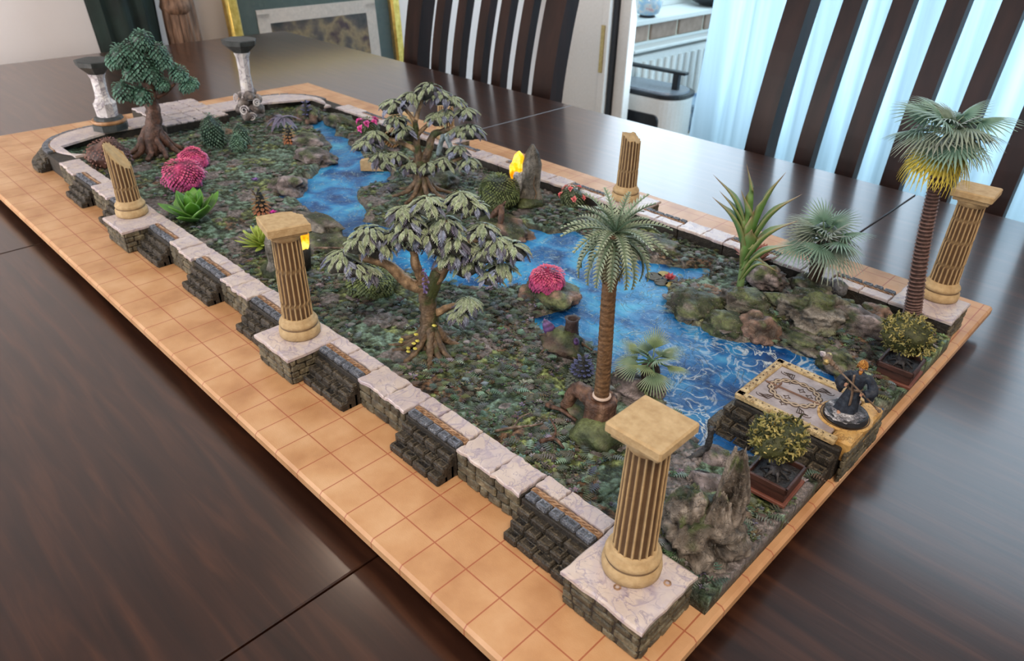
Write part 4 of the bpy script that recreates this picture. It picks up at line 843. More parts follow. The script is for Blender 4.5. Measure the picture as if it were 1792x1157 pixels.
# ---- dark green tree with scaly foliage
def scaly(par, c, r, seed, cols, nm='leaf_cluster', n=120, L=.16, hgt=1.0, pal=None, m=None, cone=0):
    rd = random.Random(seed); mb = MB(); v, f, cc = rock(c, (r * (.85 - .4 * cone), r * (.85 - .4 * cone), r * .8 * hgt), seed, 2, .3, -.9, (cols[0], cols[0], cols[1]), flatb=False); mb.add(v, f, cc)
    for i in range(n):
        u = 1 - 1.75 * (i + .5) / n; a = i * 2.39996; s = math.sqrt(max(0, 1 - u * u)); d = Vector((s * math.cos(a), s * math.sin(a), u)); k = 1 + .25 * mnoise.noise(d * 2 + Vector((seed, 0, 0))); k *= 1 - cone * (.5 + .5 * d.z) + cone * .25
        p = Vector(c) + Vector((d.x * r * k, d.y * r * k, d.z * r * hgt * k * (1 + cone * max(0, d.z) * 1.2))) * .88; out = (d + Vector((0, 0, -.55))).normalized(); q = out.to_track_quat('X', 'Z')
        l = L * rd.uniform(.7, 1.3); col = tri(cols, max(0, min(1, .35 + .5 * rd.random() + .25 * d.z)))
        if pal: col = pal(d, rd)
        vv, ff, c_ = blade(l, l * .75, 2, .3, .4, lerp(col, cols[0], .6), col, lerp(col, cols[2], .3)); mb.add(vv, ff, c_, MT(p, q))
    return ob(nm, mb.mesh('s'), m or paint_fine, par)
GR = ((.012, .032, .022), (.050, .14, .09), (.20, .42, .31))
B3 = (27.1, -6.9, gz(27.1, -6.9)); b3 = Vector(B3)
t = thing('dark_green_tree', 'dark green bushy topped tree with twisted roots in the far left corner', 'tree', B3)
mb = MB(); brown = ((.02, .009, .006), (.085, .042, .028), (.19, .10, .07))
limb(mb, [(0, 0, 0), (-.05, -.1, .9), (0, -.25, 1.8), (-.05, -.3, 2.8), (-.1, -.4, 3.6)], (.5, .38, .3, .26), 3, 12, brown); limb(mb, [(-.3, .35, 0), (-.3, .15, .8), (-.1, -.15, 1.6), (-.05, -.25, 2.4)], (.34, .3, .2), 8, 10, brown)
ob('trunk', mb.mesh('t', True), paint, t)
for i in range(9):
    a = i * .7 + .2; q = MB(); limb(q, [(0, -.05, 1.3), (.45 * math.cos(a), .45 * math.sin(a), .75), (.8 * math.cos(a + .2), .8 * math.sin(a + .2), .2), (1.25 * math.cos(a + .1), 1.25 * math.sin(a + .1), -.05)], (.24, .1), i, 8, brown); ob('root', q.mesh('r', True), paint, t)
for pts in ([(0, -.3, 2.4), (-.3, -.9, 2.7), (-.5, -1.4, 3.1)], [(0, -.25, 2.6), (.2, .5, 2.9), (.3, .7, 2.8)], [(-.1, -.4, 3.4), (-.2, -.8, 4.2), (-.1, -.3, 4.9)]): q = MB(); limb(q, pts, (.14, .06), 3, 7, brown); ob('branch', q.mesh('b', True), paint, t)
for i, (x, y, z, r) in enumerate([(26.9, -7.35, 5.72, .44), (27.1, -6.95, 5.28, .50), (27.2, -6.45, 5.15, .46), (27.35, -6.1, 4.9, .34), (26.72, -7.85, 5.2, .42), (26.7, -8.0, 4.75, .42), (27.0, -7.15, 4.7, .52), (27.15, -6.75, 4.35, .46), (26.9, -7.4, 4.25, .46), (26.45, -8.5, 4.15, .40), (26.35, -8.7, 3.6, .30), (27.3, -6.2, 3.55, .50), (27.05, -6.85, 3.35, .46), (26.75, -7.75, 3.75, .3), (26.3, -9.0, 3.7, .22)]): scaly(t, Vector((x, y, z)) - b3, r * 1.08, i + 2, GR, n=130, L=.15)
# ---- bushes
def bush(x, y, z, r, h, lab, cols, seed, nm='mossy_bush', cat='bush', n=260, L=.11, extra=None, pal=None):
    t = thing(nm, lab, cat, (x, y, z)); s = .75
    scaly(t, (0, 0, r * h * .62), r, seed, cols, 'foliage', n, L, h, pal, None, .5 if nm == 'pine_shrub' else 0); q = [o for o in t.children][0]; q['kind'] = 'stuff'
    return t
MG = ((.012, .022, .008), (.075, .11, .028), (.24, .31, .10)); G3 = ((.015, .04, .026), (.06, .14, .085), (.22, .38, .26)); BR = ((.05, .02, .015), (.20, .09, .06), (.42, .22, .15))
bush(10.9, -14.5, gz(10.9, -14.5), .92, .85, 'mossy olive green bush in front of the glowing standing stone', MG, 5, n=700, L=.12)
bush(8.55, -6.3, gz(8.55, -6.3), .85, .62, 'low mossy green bush behind the branches of the front leafy tree', MG, 6, n=600, L=.12)
bush(27.0, -4.7, gz(27, -4.7), 1.02, .78, 'reddish brown scaly shrub in the far left corner', BR, 7, 'brown_shrub', n=350, pal=lambda d, rd: lerp((.34, .14, .085), (.20, .16, .25), max(0, -d.y) * .8 + rd.random() * .3))
t = bush(26.5, -9.6, gz(26.5, -9.6), .78, 1.35, 'pointed dark green pine shrub, the larger one near the far landing', G3, 8, 'pine_shrub', n=350)
bush(25.9, -10.75, gz(25.9, -10.75), .58, 1.25, 'smaller pointed pine shrub beside the larger dark green one', G3, 9, 'pine_shrub', n=240); 
bush(25.3, -10.2, gz(25.3, -10.2), .48, 1.0, 'smallest rounded pine shrub in front of the other two', G3, 10, 'pine_shrub', n=200)
PK = ((.12, .008, .04), (.62, .06, .20), (.95, .28, .42))
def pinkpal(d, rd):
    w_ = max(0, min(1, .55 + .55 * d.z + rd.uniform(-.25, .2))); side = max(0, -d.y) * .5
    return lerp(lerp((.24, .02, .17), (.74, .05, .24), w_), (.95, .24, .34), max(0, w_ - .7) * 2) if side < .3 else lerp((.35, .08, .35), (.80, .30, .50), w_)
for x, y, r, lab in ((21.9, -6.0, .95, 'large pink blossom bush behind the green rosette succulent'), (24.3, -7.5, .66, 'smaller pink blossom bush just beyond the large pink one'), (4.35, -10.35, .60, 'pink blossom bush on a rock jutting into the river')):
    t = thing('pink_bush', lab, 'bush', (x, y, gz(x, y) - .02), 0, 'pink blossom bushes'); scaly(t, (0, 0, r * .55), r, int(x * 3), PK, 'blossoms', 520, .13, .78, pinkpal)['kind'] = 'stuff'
    q = MB(); v, f, c = rock((0, 0, .06), (r * .7, r * .7, .3), 3, 2, .3, .2); q.add(v, f, c); ob('root_ball', q.mesh('r', True), paint, t)
def flowerbush(x, y, r, h, lab, cf, seed, nfl=9, fs=.17, nm='flowering_bush'):
    t = bush(x, y, gz(x, y), r, h, lab, ((.02, .03, .012), (.07, .10, .04), (.17, .21, .10)), seed, nm, n=300, L=.10); rd = random.Random(seed)
    for i in range(nfl):
        a = i * 2.4; el = rd.uniform(.15, 1.2); d = Vector((math.cos(a) * math.cos(el), math.sin(a) * math.cos(el), math.sin(el))); p = Vector((0, 0, r * h * .62)) + Vector((d.x * r, d.y * r, d.z * r * h)) * .98; mb = MB()
        for k in range(12):
            u = k * 2.4; l = fs * (.5 + .5 * k / 12); v, f, c = blade(l, l * .9, 2, .5, -.5 + k / 12, lerp(cf, (.3, .02, .1), .4), cf, lerp(cf, (1, .8, .8), .3)); mb.add(v, f, c, MT(p, rot_to(d) @ Quaternion((0, 0, 1), u) @ Quaternion((0, 1, 0), -1.2 + k * .09)))
        ob('flower', mb.mesh('f'), paint_fine, t)
flowerbush(22.3, -16.05, .66, .75, 'green bush with magenta flowers on the far right bank', (.80, .06, .42), 3, 9, .24)
flowerbush(9.0, -17.0, .55, .95, 'small bush with coral pink roses by the right wall', (.90, .22, .22), 4, 9, .17, 'rose_bush')
# low magenta flowers beyond the middle column
for k, (x, y, lab) in enumerate(((16.6, -7.2, 'magenta ground flower beside the orange leaf cone'), (15.4, -8.0, 'magenta ground flower at the edge of the left river bank'), (13.2, -7.2, 'magenta ground flower visible right of the chipped column cap'), (20.6, -8.6, 'small violet ground flower on the far lawn'))):
    t = thing('ground_flower', lab, 'flower', (x, y, gz(x, y) + .05)); cf = (.72, .04, .42) if k < 3 else (.22, .12, .40)
    for i in range(8):
        v, f, c = blade(.20, .12, 2, .4, .2, lerp(cf, (.1, 0, .1), .4), cf, cf); ob('petal', MB().add(v, f, c, MT((0, 0, .03 * (i % 2)), Quaternion((0, 0, 1), i * .8) @ Quaternion((0, 1, 0), -.5))).mesh('p'), paint_fine, t)

# ================================================================ succulents and palms
def fleshy(L, W, T, n=9, bend=.5, cols=None, m=8, wf=None, cup=.5):   # thick pointed leaf along +x, bending up (bend>0) or down
    v = []; f = []; c = []
    for i in range(n + 1):
        t = i / n; w_ = W * .5 * (wf(t) if wf else (math.sin(pi * min(1, (t * .75 + .25))) ** .7)); th = T * (1 - t * .8); a = bend * t; x = L * (math.sin(a) / bend if abs(bend) > 1e-3 else t); z = L * ((1 - math.cos(a)) / bend if abs(bend) > 1e-3 else 0)
        for k in range(m):
            g = 2 * pi * k / m; y = w_ * math.cos(g); zz = th * .5 * math.sin(g) + cup * (y * y) / (W + 1e-6); v.append((x - zz * math.sin(a), y, z + zz * math.cos(a))); c.append(cols(t, abs(math.cos(g)), math.sin(g)))
    for i in range(n):
        for k in range(m): f.append((i * m + k, i * m + (k + 1) % m, (i + 1) * m + (k + 1) % m, (i + 1) * m + k))
    f += [tuple(range(m - 1, -1, -1)), tuple(n * m + k for k in range(m))]; return v, f, c
def rosette(x, y, z, lab, nl, L, W, T, cols, tilt0=.15, tilt1=1.35, bend=.5, wf=None, nm='rosette_succulent', rz=0, lift=.1):
    t = thing(nm, lab, 'succulent', (x, y, z), rz); me = []
    for k in range(3): v, f, c = fleshy(L, W, T, bend=bend * (.7 + .3 * k), cols=cols, wf=wf); m_ = MB().add(v, f, c).mesh('l', True); m_.materials.append(plastic_leaf); me.append(m_)
    for i in range(nl):
        u = i / nl; s = 1 - .45 * u; ob('leaf', me[i % 3], None, t, (0, 0, lift + .1 * u), (0, -(tilt0 + (tilt1 - tilt0) * u), i * 2.39996), s)
    ob('stem', MB().add(*tube([(0, 0, -.15), (0, 0, lift + .2)], [.12, .08], 8), (.10, .16, .05)).mesh('s', True), plastic_leaf, t); return t
def gcol(t, e, s): return lerp(lerp((.035, .12, .015), (.13, .36, .04), t ** 1.3), (.35, .60, .20), max(0, e - .82) * 3 * .6)
rosette(18.0, -4.6, gz(18, -4.6) + .05, 'glossy green rosette succulent with wide pointed leaves beside the slanted broken column', 19, 1.55, .76, .18, gcol, .12, 1.35, .55, lambda t: max(.05, math.sin(pi * min(1, t * .80 + .12)) ** .8 * (1 if t < .85 else (1 - t) / .15 * .8 + .2)))
def ycol(t, e, s): return lerp((.14, .24, .02), (.55, .66, .14), t)
rosette(14.0, -5.35, gz(14, -5.35), 'yellow-green spiky succulent behind the chipped column', 52, 1.05, .24, .12, ycol, .05, 1.5, .3)
def redc(t, e, s): return lerp((.16, .13, .08), (.42, .15, .11), t)
rosette(.5, -17.2, gz(.5, -17.2) + .2, 'dull red rosette succulent behind the tall pointed one', 22, .95, .34, .10, redc, .1, 1.3, .4)
# tall aloe
def alc(t, e, s): return lerp(lerp((.10, .24, .06), (.24, .40, .12), t), (.46, .22, .16), max(0, t - .55) * 1.6 + max(0, e - .85) * 2.5)
AB = Vector((-.28, -14.68, gz(-.28, -14.68) + .02)); t = thing('pointed_succulent', 'tall succulent with long pointed green leaves edged in red on a mossy outcrop', 'succulent', AB)
tips = [((.20, -14.44, 5.05), .26), ((1.0, -14.0, 4.6), .28), ((-.86, -14.92, 4.95), .28), ((-1.4, -15.15, 4.35), .30), ((.9, -14.0, 3.9), .34), ((.78, -14.15, 4.1), .28), ((-1.45, -15.2, 3.5), .34), ((-1.5, -15.1, 2.75), .30), ((-.3, -14.5, 3.7), .34), ((-.6, -14.9, 2.9), .34), ((-.9, -14.9, 1.9), .26), ((-1.3, -15.0, 1.75), .22), ((.1, -14.2, 4.3), .28), ((.2, -14.9, 3.6), .30), ((-.5, -14.2, 3.2), .32), ((-.05, -15.3, 3.3), .3)]
st = [(0, 0, 0), (0.02, -.02, .5), (.04, 0, 1.0), (.02, .03, 1.6), (.06, .05, 2.1)]
for i, (tp, wd) in enumerate([(a_, b_ * 1.55) for a_, b_ in tips]):
    e = Vector(tp) - AB; rise = min(2.0, max(.15, e.z * .42)); s0 = Vector((.03, 0, rise)); d = e - s0; hz = Vector((d.x, d.y, 0)); 
    mid = s0 + hz * .38 + Vector((0, 0, d.z * .62 + (.35 if d.z < 1 else 0))); P = curve([s0, mid, e], 6); n = len(P); v = []; f = []; c = []
    for k, p in enumerate(P):
        u = k / (n - 1); w_ = wd * .5 * (.55 + .45 * math.sin(pi * min(1, u * 1.3))) * (1 if u < .6 else max(.03, (1 - (u - .6) / .4) ** .9)); tg = (P[min(k + 1, n - 1)] - P[max(0, k - 1)]).normalized(); sd = tg.cross(Vector((0, 0, 1)) if abs(tg.z) < .97 else Vector((1, 0, 0))).normalized(); nr = sd.cross(tg)
        for g in range(8): a = 2 * pi * g / 8; v.append(p + sd * math.cos(a) * w_ + nr * (math.sin(a) * w_ * .30 + .45 * w_ * math.cos(a) ** 2)); c.append(alc(u, abs(math.cos(a)), 0))
    for k in range(n - 1):
        for g in range(8): f.append((k * 8 + g, k * 8 + (g + 1) % 8, (k + 1) * 8 + (g + 1) % 8, (k + 1) * 8 + g))
    f += [tuple(range(7, -1, -1)), tuple((n - 1) * 8 + g for g in range(8))]; ob('leaf', MB().add(v, f, c).mesh('l', True), plastic_leaf, t)
ob('stem', MB().add(*tube(st, [.13, .12, .12, .11, .06], 10), (.20, .32, .12)).mesh('s', True), plastic_leaf, t)
# feather palm
def frond(L, n, w_, droop, cb, ct, up=.35):
    mb = MB(); P = []
    for i in range(n + 1):
        u = i / n; a = up - droop * u
        P.append(Vector((0, 0, 0)) if i == 0 else P[-1] + Vector((math.cos(a), 0, math.sin(a))) * (L / n))
    v, f = tube(P, [.030 - .020 * i / n for i in range(n + 1)], 5); mb.add(v, f, lerp(cb, ct, .2))
    for i in range(2, n + 1):
        u = i / n; l = w_ * math.sin(pi * min(1, .22 + u * .72)) ** .8 + .02; tg = (P[i] - P[i - 1]).normalized(); nr = Vector((-tg.z, 0, tg.x)); st = L / n
        for s in (-1, 1):
            p = P[i - 1]; m_ = p + tg * st * .5; tip = p + tg * (l * .55 + st * .4) + Vector((0, s * l * .72, 0)) + nr * l * .30; e0 = m_ + Vector((0, s * l * .40, 0)) + nr * l * .22 + tg * (l * .1)
            c_ = lerp(cb, ct, .25 + .75 * u); d_ = lerp(c_, (.01, .03, .02), .45); q = lerp(c_, (.62, .70, .52), .45)
            mb.add([p, p + tg * st * .80, e0 + tg * st * .38, tip, e0 - tg * st * .30], [(0, 1, 2, 4), (4, 2, 3)] if s > 0 else [(4, 2, 1, 0), (3, 2, 4)], [d_, d_, c_, q, q])
    me = mb.mesh('frond'); me.materials.append(plastic_leaf); return me
PB = Vector((-1.36, -6.05, 1.50)); t = thing('feather_palm', 'tall slender palm with grey-green feather fronds standing in a brown stump', 'palm', PB)
mb = MB(); P = [(0, 0, -.1), (.02, 0, .6), (.03, .02, 1.5), (.06, .05, 3.0), (.05, .03, 4.3)]
PP = curve(P, 22); v, f = tube(PP, [(.185 - .03 * i / len(PP)) * (1 + .05 * (i % 2)) for i in range(len(PP))], 14); mb.add(v, f, [lerp((.10, .05, .02), (.20, .11, .05), .5 + .5 * math.sin(p[2] * 48)) for p in v])
ob('trunk', mb.mesh('t', True), paint, t); ob('collar', MB().add(*tube([(.19 * math.cos(a * .2618), .19 * math.sin(a * .2618), .02) for a in range(25)], .045, 8)).mesh('c', True), gm('pale_plastic', (.50, .38, .30), (.60, .48, .40)), t)
fm = [frond(1.28, 15, .19, 1.2, (.10, .17, .09), (.33, .40, .27), .5), frond(1.35, 16, .18, 1.8, (.08, .14, .08), (.27, .34, .22), .3), frond(1.2, 14, .18, 1.5, (.14, .16, .09), (.36, .36, .24), .0), frond(1.1, 13, .17, .8, (.10, .19, .12), (.36, .45, .32), .4)]
CR = Vector((.05, .03, 4.3))
for i in range(9): ob('frond', fm[3], None, t, CR, (0, -.75 + .1 * math.sin(i * 2), i * 2 * pi / 9 + .2))
for i in range(13): ob('frond', fm[0], None, t, CR - Vector((0, 0, .04)), (0, -.12 + .15 * math.sin(i * 3), i * 2 * pi / 13))
for i in range(16): ob('frond', fm[1], None, t, CR - Vector((0, 0, .1)), (0, .25 + .12 * math.sin(i * 3), i * 2 * pi / 16 + .25))
for i in range(12): ob('frond', fm[2], None, t, CR - Vector((0, 0, .16)), (0, .75 + .1 * math.sin(i * 5), i * 2 * pi / 10 + .5))
# fan palms
def fan(R_, nb, spread, cc, ct, pet=.5, curl=.5, pc=(.10, .20, .10)):
    mb = MB(); v, f = tube([(0, 0, 0), (pet * .5, 0, .05), (pet, 0, 0)], .022, 5); mb.add(v, f, pc)
    for i in range(nb):
        a = spread * (i / (nb - 1) - .5); l = R_ * (1 - .22 * abs(a) / (spread / 2)); d = Vector((math.cos(a), math.sin(a), 0)); sd = Vector((-math.sin(a), math.cos(a), 0)); o = Vector((pet, 0, 0)); n = 4; vv = []; c = []
        for k in range(n + 1):
            u = k / n; w_ = l * .5 * spread / nb * 1.0 * (u if u < .42 else .42 * max(0, 1 - (u - .42) / .58) ** .7) + .004; p = o + d * l * u + Vector((0, 0, -curl * l * u * u)); vv += [p - sd * w_, p + Vector((0, 0, .025 * (1 - u))), p + sd * w_]; q = lerp(cc, ct, u); c += [q, lerp(q, ct, .35), q]
        mb.add(vv, [(k * 3 + m_, k * 3 + 3 + m_, k * 3 + 4 + m_, k * 3 + 1 + m_) for k in range(n) for m_ in (0, 1)], c)
    me = mb.mesh('fan'); me.materials.append(plastic_leaf); return me
G = (.05, .16, .10); GT = (.30, .45, .36); F1 = [fan(.86, 22, 3.9, G, GT, .62, .35), fan(.88, 22, 3.6, (.05, .13, .09), (.36, .42, .33), .45, .65), fan(.80, 20, 4.2, (.14, .18, .14), (.42, .46, .40), .4, .2)]
FY = [fan(.86, 26, 4.0, (.05, .11, .05), (.80, .62, .06), .35, .5, (.12, .14, .05)), fan(.84, 24, 3.6, (.30, .34, .06), (.85, .70, .10), .3, .7, (.12, .14, .05))]
TB = Vector((-5.0, -16.95, gz(-5, -16.95))); t = thing('tall_fan_palm', 'tall fan palm with ringed trunk and yellow lower leaves at the near right corner', 'palm', TB)
PP = curve([(0, 0, 0), (.12, .03, .9), (.38, .08, 2.6), (.55, .13, 4.2), (.68, .16, 5.55)], 12); mb = MB(); v, f = tube([p for p in PP], [.24 - .10 * i / len(PP) for i in range(len(PP))], 12, noise_=.05); mb.add(v, f, (.055, .028, .022)); ob('trunk', mb.mesh('t', True), paint, t)
def at(P, u): k = u * (len(P) - 1); i = min(int(k), len(P) - 2); return P[i].lerp(P[i + 1], k - i), (P[i + 1] - P[i]).normalized()
rg = MB()
for i in range(46):
    p, d = at(PP, .16 + .82 * i / 46); r = (.24 - .10 * (.16 + .82 * i / 46)) * 1.12; v, f = lathe([(r * .9, -.05), (r * 1.1, .012), (r * .88, .04)], 12, None, False); rg.add(v, f, [(.04, .02, .016), (.20, .12, .10), (.06, .03, .025)][0:1] * 0 + sum([[c] * 12 for c in ((.035, .018, .014), (.22, .13, .11), (.06, .03, .025))], []), MT(p, rot_to(d)))
ob('trunk_rings', rg.mesh('r'), paint, t, kind='stuff')
for i in range(10):
    a = i * .63 + .3; q = MB(); limb(q, [(.03, 0, .75), (.28 * math.cos(a), .28 * math.sin(a), .35), (.6 * math.cos(a), .6 * math.sin(a), .08), (1.0 * math.cos(a + .2), 1.0 * math.sin(a + .2), -.1)], (.14, .04), i, 7, ((.03, .015, .012), (.10, .055, .045), (.22, .14, .12))); ob('root', q.mesh('r', True), paint, t)
top = PP[-1] + Vector((0, 0, .28)); rd = random.Random(5)
ob('crown_shaft', MB().add(*tube([PP[-1] - Vector((0, 0, .1)), PP[-1] + Vector((.03, 0, .65))], [.14, .09], 10), (.05, .10, .06)).mesh('c', True), plastic_leaf, t)
for i in range(5): ob('frond', F1[i % 3], None, t, top + Vector((0, 0, .3)), (rd.uniform(-.3, .3), -1.0 + rd.uniform(-.1, .2), i * 1.3 + .2), .85)
for i in range(9): ob('frond', F1[rd.choice([0, 1])], None, t, top + Vector((0, 0, .35)), (rd.uniform(-.3, .3), -.45 + rd.uniform(-.15, .2), i * .7), 1.15)
for i in range(10): ob('frond', F1[i % 3], None, t, top + Vector((0, 0, .25)), (rd.uniform(-.3, .3), .02 + rd.uniform(-.12, .15), i * .63 + .3), 1.15)
for i in range(5): ob('frond', F1[rd.choice([0, 1])], None, t, top + Vector((0, 0, .12)), (rd.uniform(-.2, .2), .25, i * 1.26 + .4), .9)
for i in range(8): ob('yellow_frond', FY[i % 2], None, t, top + Vector((0, 0, .0)), (rd.uniform(-.25, .25), .50 + rd.uniform(-.15, .15), i * .79 + .35), 1.2)
def small_fan(x, y, z, lab, n, s, fm_, hgt, rad, lean=(0, 0)):
    t = thing('small_fan_palm', lab, 'palm', (x, y, z)); mb = MB(); v, f, c = rock((lean[0] * .5, lean[1] * .5, hgt * .5), (rad, rad, hgt * .62), 5, 3, .2, -.9, ((.012, .008, .006), (.05, .03, .02), (.12, .075, .05)), 0, False); mb.add(v, f, c); ob('trunk', mb.mesh('t'), paint, t); rd = random.Random(int(x * 9) + 3)
    for k in range(60):
        u = 1 - 2 * ((k + .5) / 60); a = k * 2.4; sn = math.sqrt(1 - u * u); v, f, c = blade(.09, .07, 1, .3, .2, (.03, .018, .012), (.14, .09, .06), (.2, .13, .09)); mb2 = MB(); 
        if k == 0: sc_ = MB()
        sc_.add(v, f, c, MT((lean[0] * .5 + rad * sn * math.cos(a), lean[1] * .5 + rad * sn * math.sin(a), hgt * .5 + u * hgt * .6), Vector((sn * math.cos(a), sn * math.sin(a), .8)).to_track_quat('X', 'Z')))
    ob('trunk_scales', sc_.mesh('s'), paint, t, kind='stuff')
    for i in range(n): u = i / n; ob('frond', fm_[i % len(fm_)], None, t, (lean[0], lean[1], hgt), (rd.uniform(-.3, .3), .35 - 1.45 * u + rd.uniform(-.1, .1), i * 2.4), s * (1 - .2 * u))
small_fan(-1.75, -17.0, gz(-1.75, -17) + .45, 'small bluish green fan palm on rocks between the succulent and tall palm', 20, 1.2, F1, 1.45, .25, (.05, .05))
F3 = [fan(.66, 17, 1.9, (.10, .18, .10), (.34, .42, .20), .42, .12), fan(.66, 18, 2.2, (.07, .14, .09), (.30, .40, .24), .35, .3)]
small_fan(-1.15, -8.45, gz(-1.15, -8.45) + .12, 'smallest fan palm with pineapple-like trunk at the water edge', 12, 1.12, F3, .55, .25)

# ================================================================ rocks and outcrops
def rk(x, y, z, r, lab, seed, nm='rock', sub=4, layers=0, moss=.3, cols=ROCKC, rot=0, rough_=.45, group=None):
    t = thing(nm, lab, 'rock', (x, y, z), rot, group); v, f, c = rock((0, 0, r[2] * .4), r, seed, sub, rough_, moss, cols, layers); ob('stone_body', MB().add(v, f, c).mesh('r', True), rock_m, t); return t
PUR = ((.035, .028, .028), (.15, .12, .115), (.32, .27, .27)); BRN = ((.04, .026, .018), (.17, .105, .075), (.34, .22, .17))
rk(.45, -13.3, .25, (.85, .75, .48), 'rounded mossy boulder at the river bend, right of the water lilies', 3, moss=.45)
rk(-.85, -13.05, .22, (.75, .62, .42), 'smooth green moss covered boulder dipping into the river', 4, moss=.95, rough_=.25)
rk(-1.75, -13.4, .3, (.62, .5, .45), 'reddish brown craggy boulder beside the smooth moss covered one', 5, moss=-.3, cols=BRN)
rk(-.75, -14.4, .5, (.95, .68, .36), 'flat topped mossy rock under the tall pointed succulent', 6, moss=.4, layers=9)
rk(-2.6, -15.3, .45, (1.15, .85, .62), 'large layered outcrop below the bluish fan palm', 9, sub=5, moss=.2, layers=14, rot=.3, rough_=.55)
rk(-3.9, -15.5, .4, (1.0, .62, .55), 'long striped outcrop reaching toward the tall fan palm roots', 12, moss=.0, layers=16, rot=.25, cols=PUR, rough_=.5)
rk(-.5, -16.2, .6, (.6, .45, .42), 'grey layered boulder right of the pointed succulent', 8, moss=.1, layers=12, cols=PUR)
rk(-1.75, -17.0, .4, (.75, .5, .42), 'pale rock carrying the bluish fan palm', 18, moss=.3, layers=8)
rk(-2.55, -17.05, .75, (.30, .24, .34), 'small dark square rock right of the bluish fan palm', 14, moss=-.5, cols=((.02, .022, .028), (.07, .075, .085), (.18, .18, .19)), sub=2, rough_=.3)
rk(-4.05, -16.4, .5, (.5, .4, .38), 'reddish rock below the tall palm on its left', 15, moss=-.2, cols=BRN)
rk(-5.2, -15.8, .42, (.42, .3, .28), 'small grey rock under the right potted bonsai crown', 16, moss=.1, cols=PUR)
rk(-2.9, -13.75, .28, (.85, .42, .3), 'low brown ledge along the right river bank', 17, moss=.25, layers=10)
rk(-4.25, -13.4, .25, (.55, .42, .36), 'mossy brown bank rock behind the carved platform', 19, moss=.35)
rk(4.3, -10.4, .18, (.95, .8, .5), 'root covered boulder under the pink bush in the river', 20, moss=.35, cols=BRN)
rk(20.6, -16.0, .4, (.8, .5, .4), 'grey bank rock left of the far leafy tree', 21, moss=.3, cols=PUR)
rk(25.6, -16.6, .35, (1.2, .55, .45), 'long mossy bank rock at the far right end of the river', 22, moss=.5)
rk(28.0, -15.9, .35, (.9, .6, .55), 'brown mound under the blue spike plant', 23, moss=.35, cols=BRN)
rk(21.6, -12.3, .28, (1.0, .8, .38), 'jagged ledge on the far left bank of the river', 24, moss=.1, layers=10, cols=PUR)
rk(24.0, -13.4, .3, (1.1, .8, .36), 'pale flat ledge at the far left bank near the orange cone', 25, moss=.2, layers=9, cols=PUR)
rk(19.0, -9.3, .3, (.9, .7, .36), 'dark craggy ledge on the left bank before the river bend', 26, moss=.0, cols=PUR)
rk(14.5, -7.9, .28, (1.3, .6, .36), 'layered brown ledge beyond the chipped column cap', 27, moss=.25, layers=12)
rk(12.6, -7.3, .3, (.9, .6, .32), 'mossy ledge with fallen twig right of the chipped column', 28, moss=.4, layers=10)
rk(14.8, -14.6, .3, (.9, .7, .45), 'dark mossy boulder behind the far leafy tree roots', 29, moss=.3)
rk(9.4, -13.3, .2, (1.3, .7, .42), 'brown river bank cliff beneath the mossy bush', 30, moss=.35, cols=BRN)
rk(12.4, -11.7, .25, (.9, .6, .42), 'mossy rounded bank rock below the far leafy tree', 31, moss=.5)
rk(4.0, -16.2, .35, (1.0, .55, .28), 'mossy ledge along the right wall beyond the water lilies', 32, moss=.35, layers=9)
rk(-3.95, -7.3, .3, (.42, .34, .26), 'flat pale stone between the tall front column and left potted bonsai', 33, moss=-.2, cols=PUR, sub=3)
rk(-4.35, -6.35, .36, (.5, .34, .2), 'scored grey slab behind the upright craggy rock', 34, moss=-.5, cols=PUR, layers=20, sub=3)
rk(-.9, -8.2, .3, (.72, .55, .34), 'speckled grey ledge carrying the smallest fan palm', 35, moss=-.1, cols=PUR)
rk(28.2, -7.0, .4, (.5, .4, .55), 'pale grey rock behind the trunk of the dark green tree', 36, moss=.3)
# upright craggy rock
t = thing('craggy_rock', 'tall grey craggy rock with three peaks beside the near right corner of the front plinth', 'rock', (-5.15, -4.85, .2)); rc = ((.028, .022, .016), (.115, .095, .075), (.29, .255, .22))
for i, (x, y, z, r, s, m_, nm) in enumerate(((-.05, 0, .45, (.72, .78, .70), 41, .1, 'rock_base'), (-.30, -.25, 1.35, (.30, .30, 1.30), 42, -.35, 'tall_peak'), (-.28, .10, .95, (.27, .27, .78), 44, -.4, 'middle_peak'), (.35, .18, .8, (.42, .40, .66), 43, .15, 'low_peak'))):
    v, f, c = rock((x, y, z), r, s, 5, .40, m_, rc, 4, i == 0); 
    if i in (1, 2): v = [(p[0] + (x - p[0]) * max(0, (p[2] - z) / r[2]) * .35, p[1] + (y - p[1]) * max(0, (p[2] - z) / r[2]) * .35, p[2]) for p in v]
    ob(nm, MB().add(v, f, c).mesh('r', True), rock_m, t)
